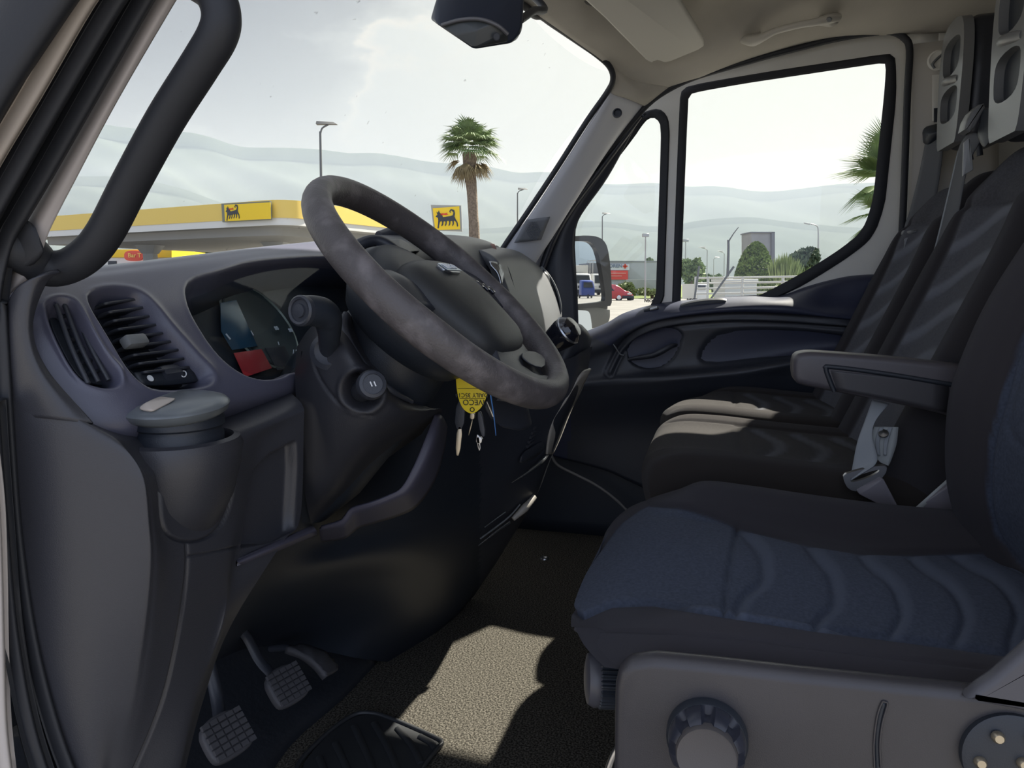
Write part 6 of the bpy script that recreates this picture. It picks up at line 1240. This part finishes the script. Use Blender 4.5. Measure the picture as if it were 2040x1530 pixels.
# --- vehicles behind, which the wing mirror shows
def lorry(x, y, label, boxcol, nm='lorry', hgt=3.1, rack=False):
    e = empty(nm, (x, y, GZ), label, 'lorry', 'lorries parked behind'); c = np.array([x, y, GZ]); WC = mat('lorry_white', (.62, .63, .64), .4)
    hull('cab', [c + np.array(q) for q in [(-1, 0, .45), (1, 0, .45), (-1, -.05, 1.25), (1, -.05, 1.25), (-.92, -.55, 2.25), (.92, -.55, 2.25), (-1, -1.9, .45), (1, -1.9, .45), (-.95, -1.9, 2.3), (.95, -1.9, 2.3)]], WC, e, .08, 3)
    hull('windscreen', [c + np.array(q) for q in [(-.86, .03, 1.32), (.86, .03, 1.32), (-.78, -.47, 2.12), (.78, -.47, 2.12), (-.8, -.5, 1.3), (.8, -.5, 1.3)]], mat('dark_glass', (.03, .035, .04), .1), e, .01, 1)
    box('bumper', c + np.array([0, .06, .5]), (1.95, .16, .35), PLD, e, bev=.05); box('grille', c + np.array([0, .03, .95]), (.9, .08, .25), PLD, e, bev=.02)
    for s in (-1, 1): box('headlamp', c + np.array([s * .78, .04, .92]), (.32, .1, .2), STEEL, e, bev=.03)
    box('cargo_body', c + np.array([0, -4.6, hgt / 2 + .45]), (2.1, 5., hgt - .9), mat('cargo_' + nm, boxcol, .6), e, bev=.03)
    if rack:
        for k in range(3): box('rack_bar', c + np.array([0, -.4 - k * 1.3, hgt + .25]), (2., .08, .08), STEEL, e, bev=.01)
        for s in (-1, 1): box('rack_side', c + np.array([s * 1., -1.8, hgt + .0]), (.06, 3., .06), STEEL, e, bev=.01); [box('rack_post', c + np.array([s * 1., -.4 - k * 1.3, hgt - .4]), (.06, .06, 1.3), STEEL, e, bev=.01) for k in range(3)]
    for s in (-1, 1):
        for yy in (-.9, -5.6): lathe('wheel', c + np.array([s * .95, yy, .42]), (s, 0, 0), [(.40, -.2), (.42, -.15), (.42, .08), (.36, .12), (0, .10)], PLD, e, 24)
def refl(px_, Y):
    """where the wing mirror looks to: the reflected ray of a pixel met with the plane y = Y"""
    r = ray(*px_); t = ((WC0 - CAM) @ MIRN) / (r @ MIRN); p = CAM + r * t; d = r - 2 * (r @ MIRN) * MIRN; return p + d * ((Y - p[1]) / d[1])
lx1, lx2, lx3 = refl((1160, 565), -70)[0], refl((1184, 565), -72)[0], refl((1172, 565), -62)[0]
lorry(lx1, -70, 'white lorry with box body, left of the two reflected in the wing mirror', (.55, .54, .50))
lorry(lx2 + .9, -72, 'white lorry carrying a metal rack, right of the two reflected in the wing mirror', (.12, .13, .15), 'rack_lorry', 3.4, True)
bc = np.array([lx3, -62., GZ]); be = empty('three_wheeler', tuple(bc), 'small blue three-wheeled truck between the lorries in the wing mirror', 'three-wheeler')
hull('cab', [bc + np.array(q) for q in [(-.6, 0, .25), (.6, 0, .25), (-.6, -.05, .9), (.6, -.05, .9), (-.5, -.3, 1.55), (.5, -.3, 1.55), (-.6, -1.2, .25), (.6, -1.2, .25), (-.55, -1.2, 1.6), (.55, -1.2, 1.6)]], mat('three_wheeler_blue', (.03, .06, .25), .4), be, .05, 2)
hull('windscreen', [bc + np.array(q) for q in [(-.45, .02, .95), (.45, .02, .95), (-.4, -.2, 1.42), (.4, -.2, 1.42), (0, -.3, 1.1)]], mat('dark_glass', (1, 1, 1)), be, .01, 1)
lathe('wheel', bc + np.array([0, -.1, .2]), (1, 0, 0), [(.18, -.06), (.2, 0), (.18, .06), (0, .06)], PLD, be, 20)
for s in (-1, 1): lathe('wheel', bc + np.array([s * .55, -1.1, .2]), (1, 0, 0), [(.18, -.06), (.2, 0), (.18, .06), (0, .06)], PLD, be, 20)
rows = []
for t in np.linspace(0, 1, 8): rows.append([(x, -900 - 500 * t, GZ + t ** .8 * (260 * math.exp(-((x - 140) / 190.) ** 2) + 60 + 20 * math.sin(x * .02))) for x in np.linspace(-900, 1500, 40)])
rows.append([(x, -1700, GZ) for x in np.linspace(-900, 1500, 40)])
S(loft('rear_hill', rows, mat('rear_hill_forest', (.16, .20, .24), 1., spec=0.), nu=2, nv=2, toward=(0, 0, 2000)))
# --- small print etched on the two door panes
for (x, y, sz) in ((1294, 599.5, .0105), (1379, 598, .0105)):
    pr = text('glass_print', 'IVECO', A(x, y, DX + .0205), rgt * 0 + np.array([0, -1., 0]), UP, sz, INK, None, .0002, bold=.0006)
    tag(pr, 'small dark maker lettering etched at the bottom of the %s door pane' % ('small front' if x < 1330 else 'large rear'), 'lettering', 'etched glass prints')
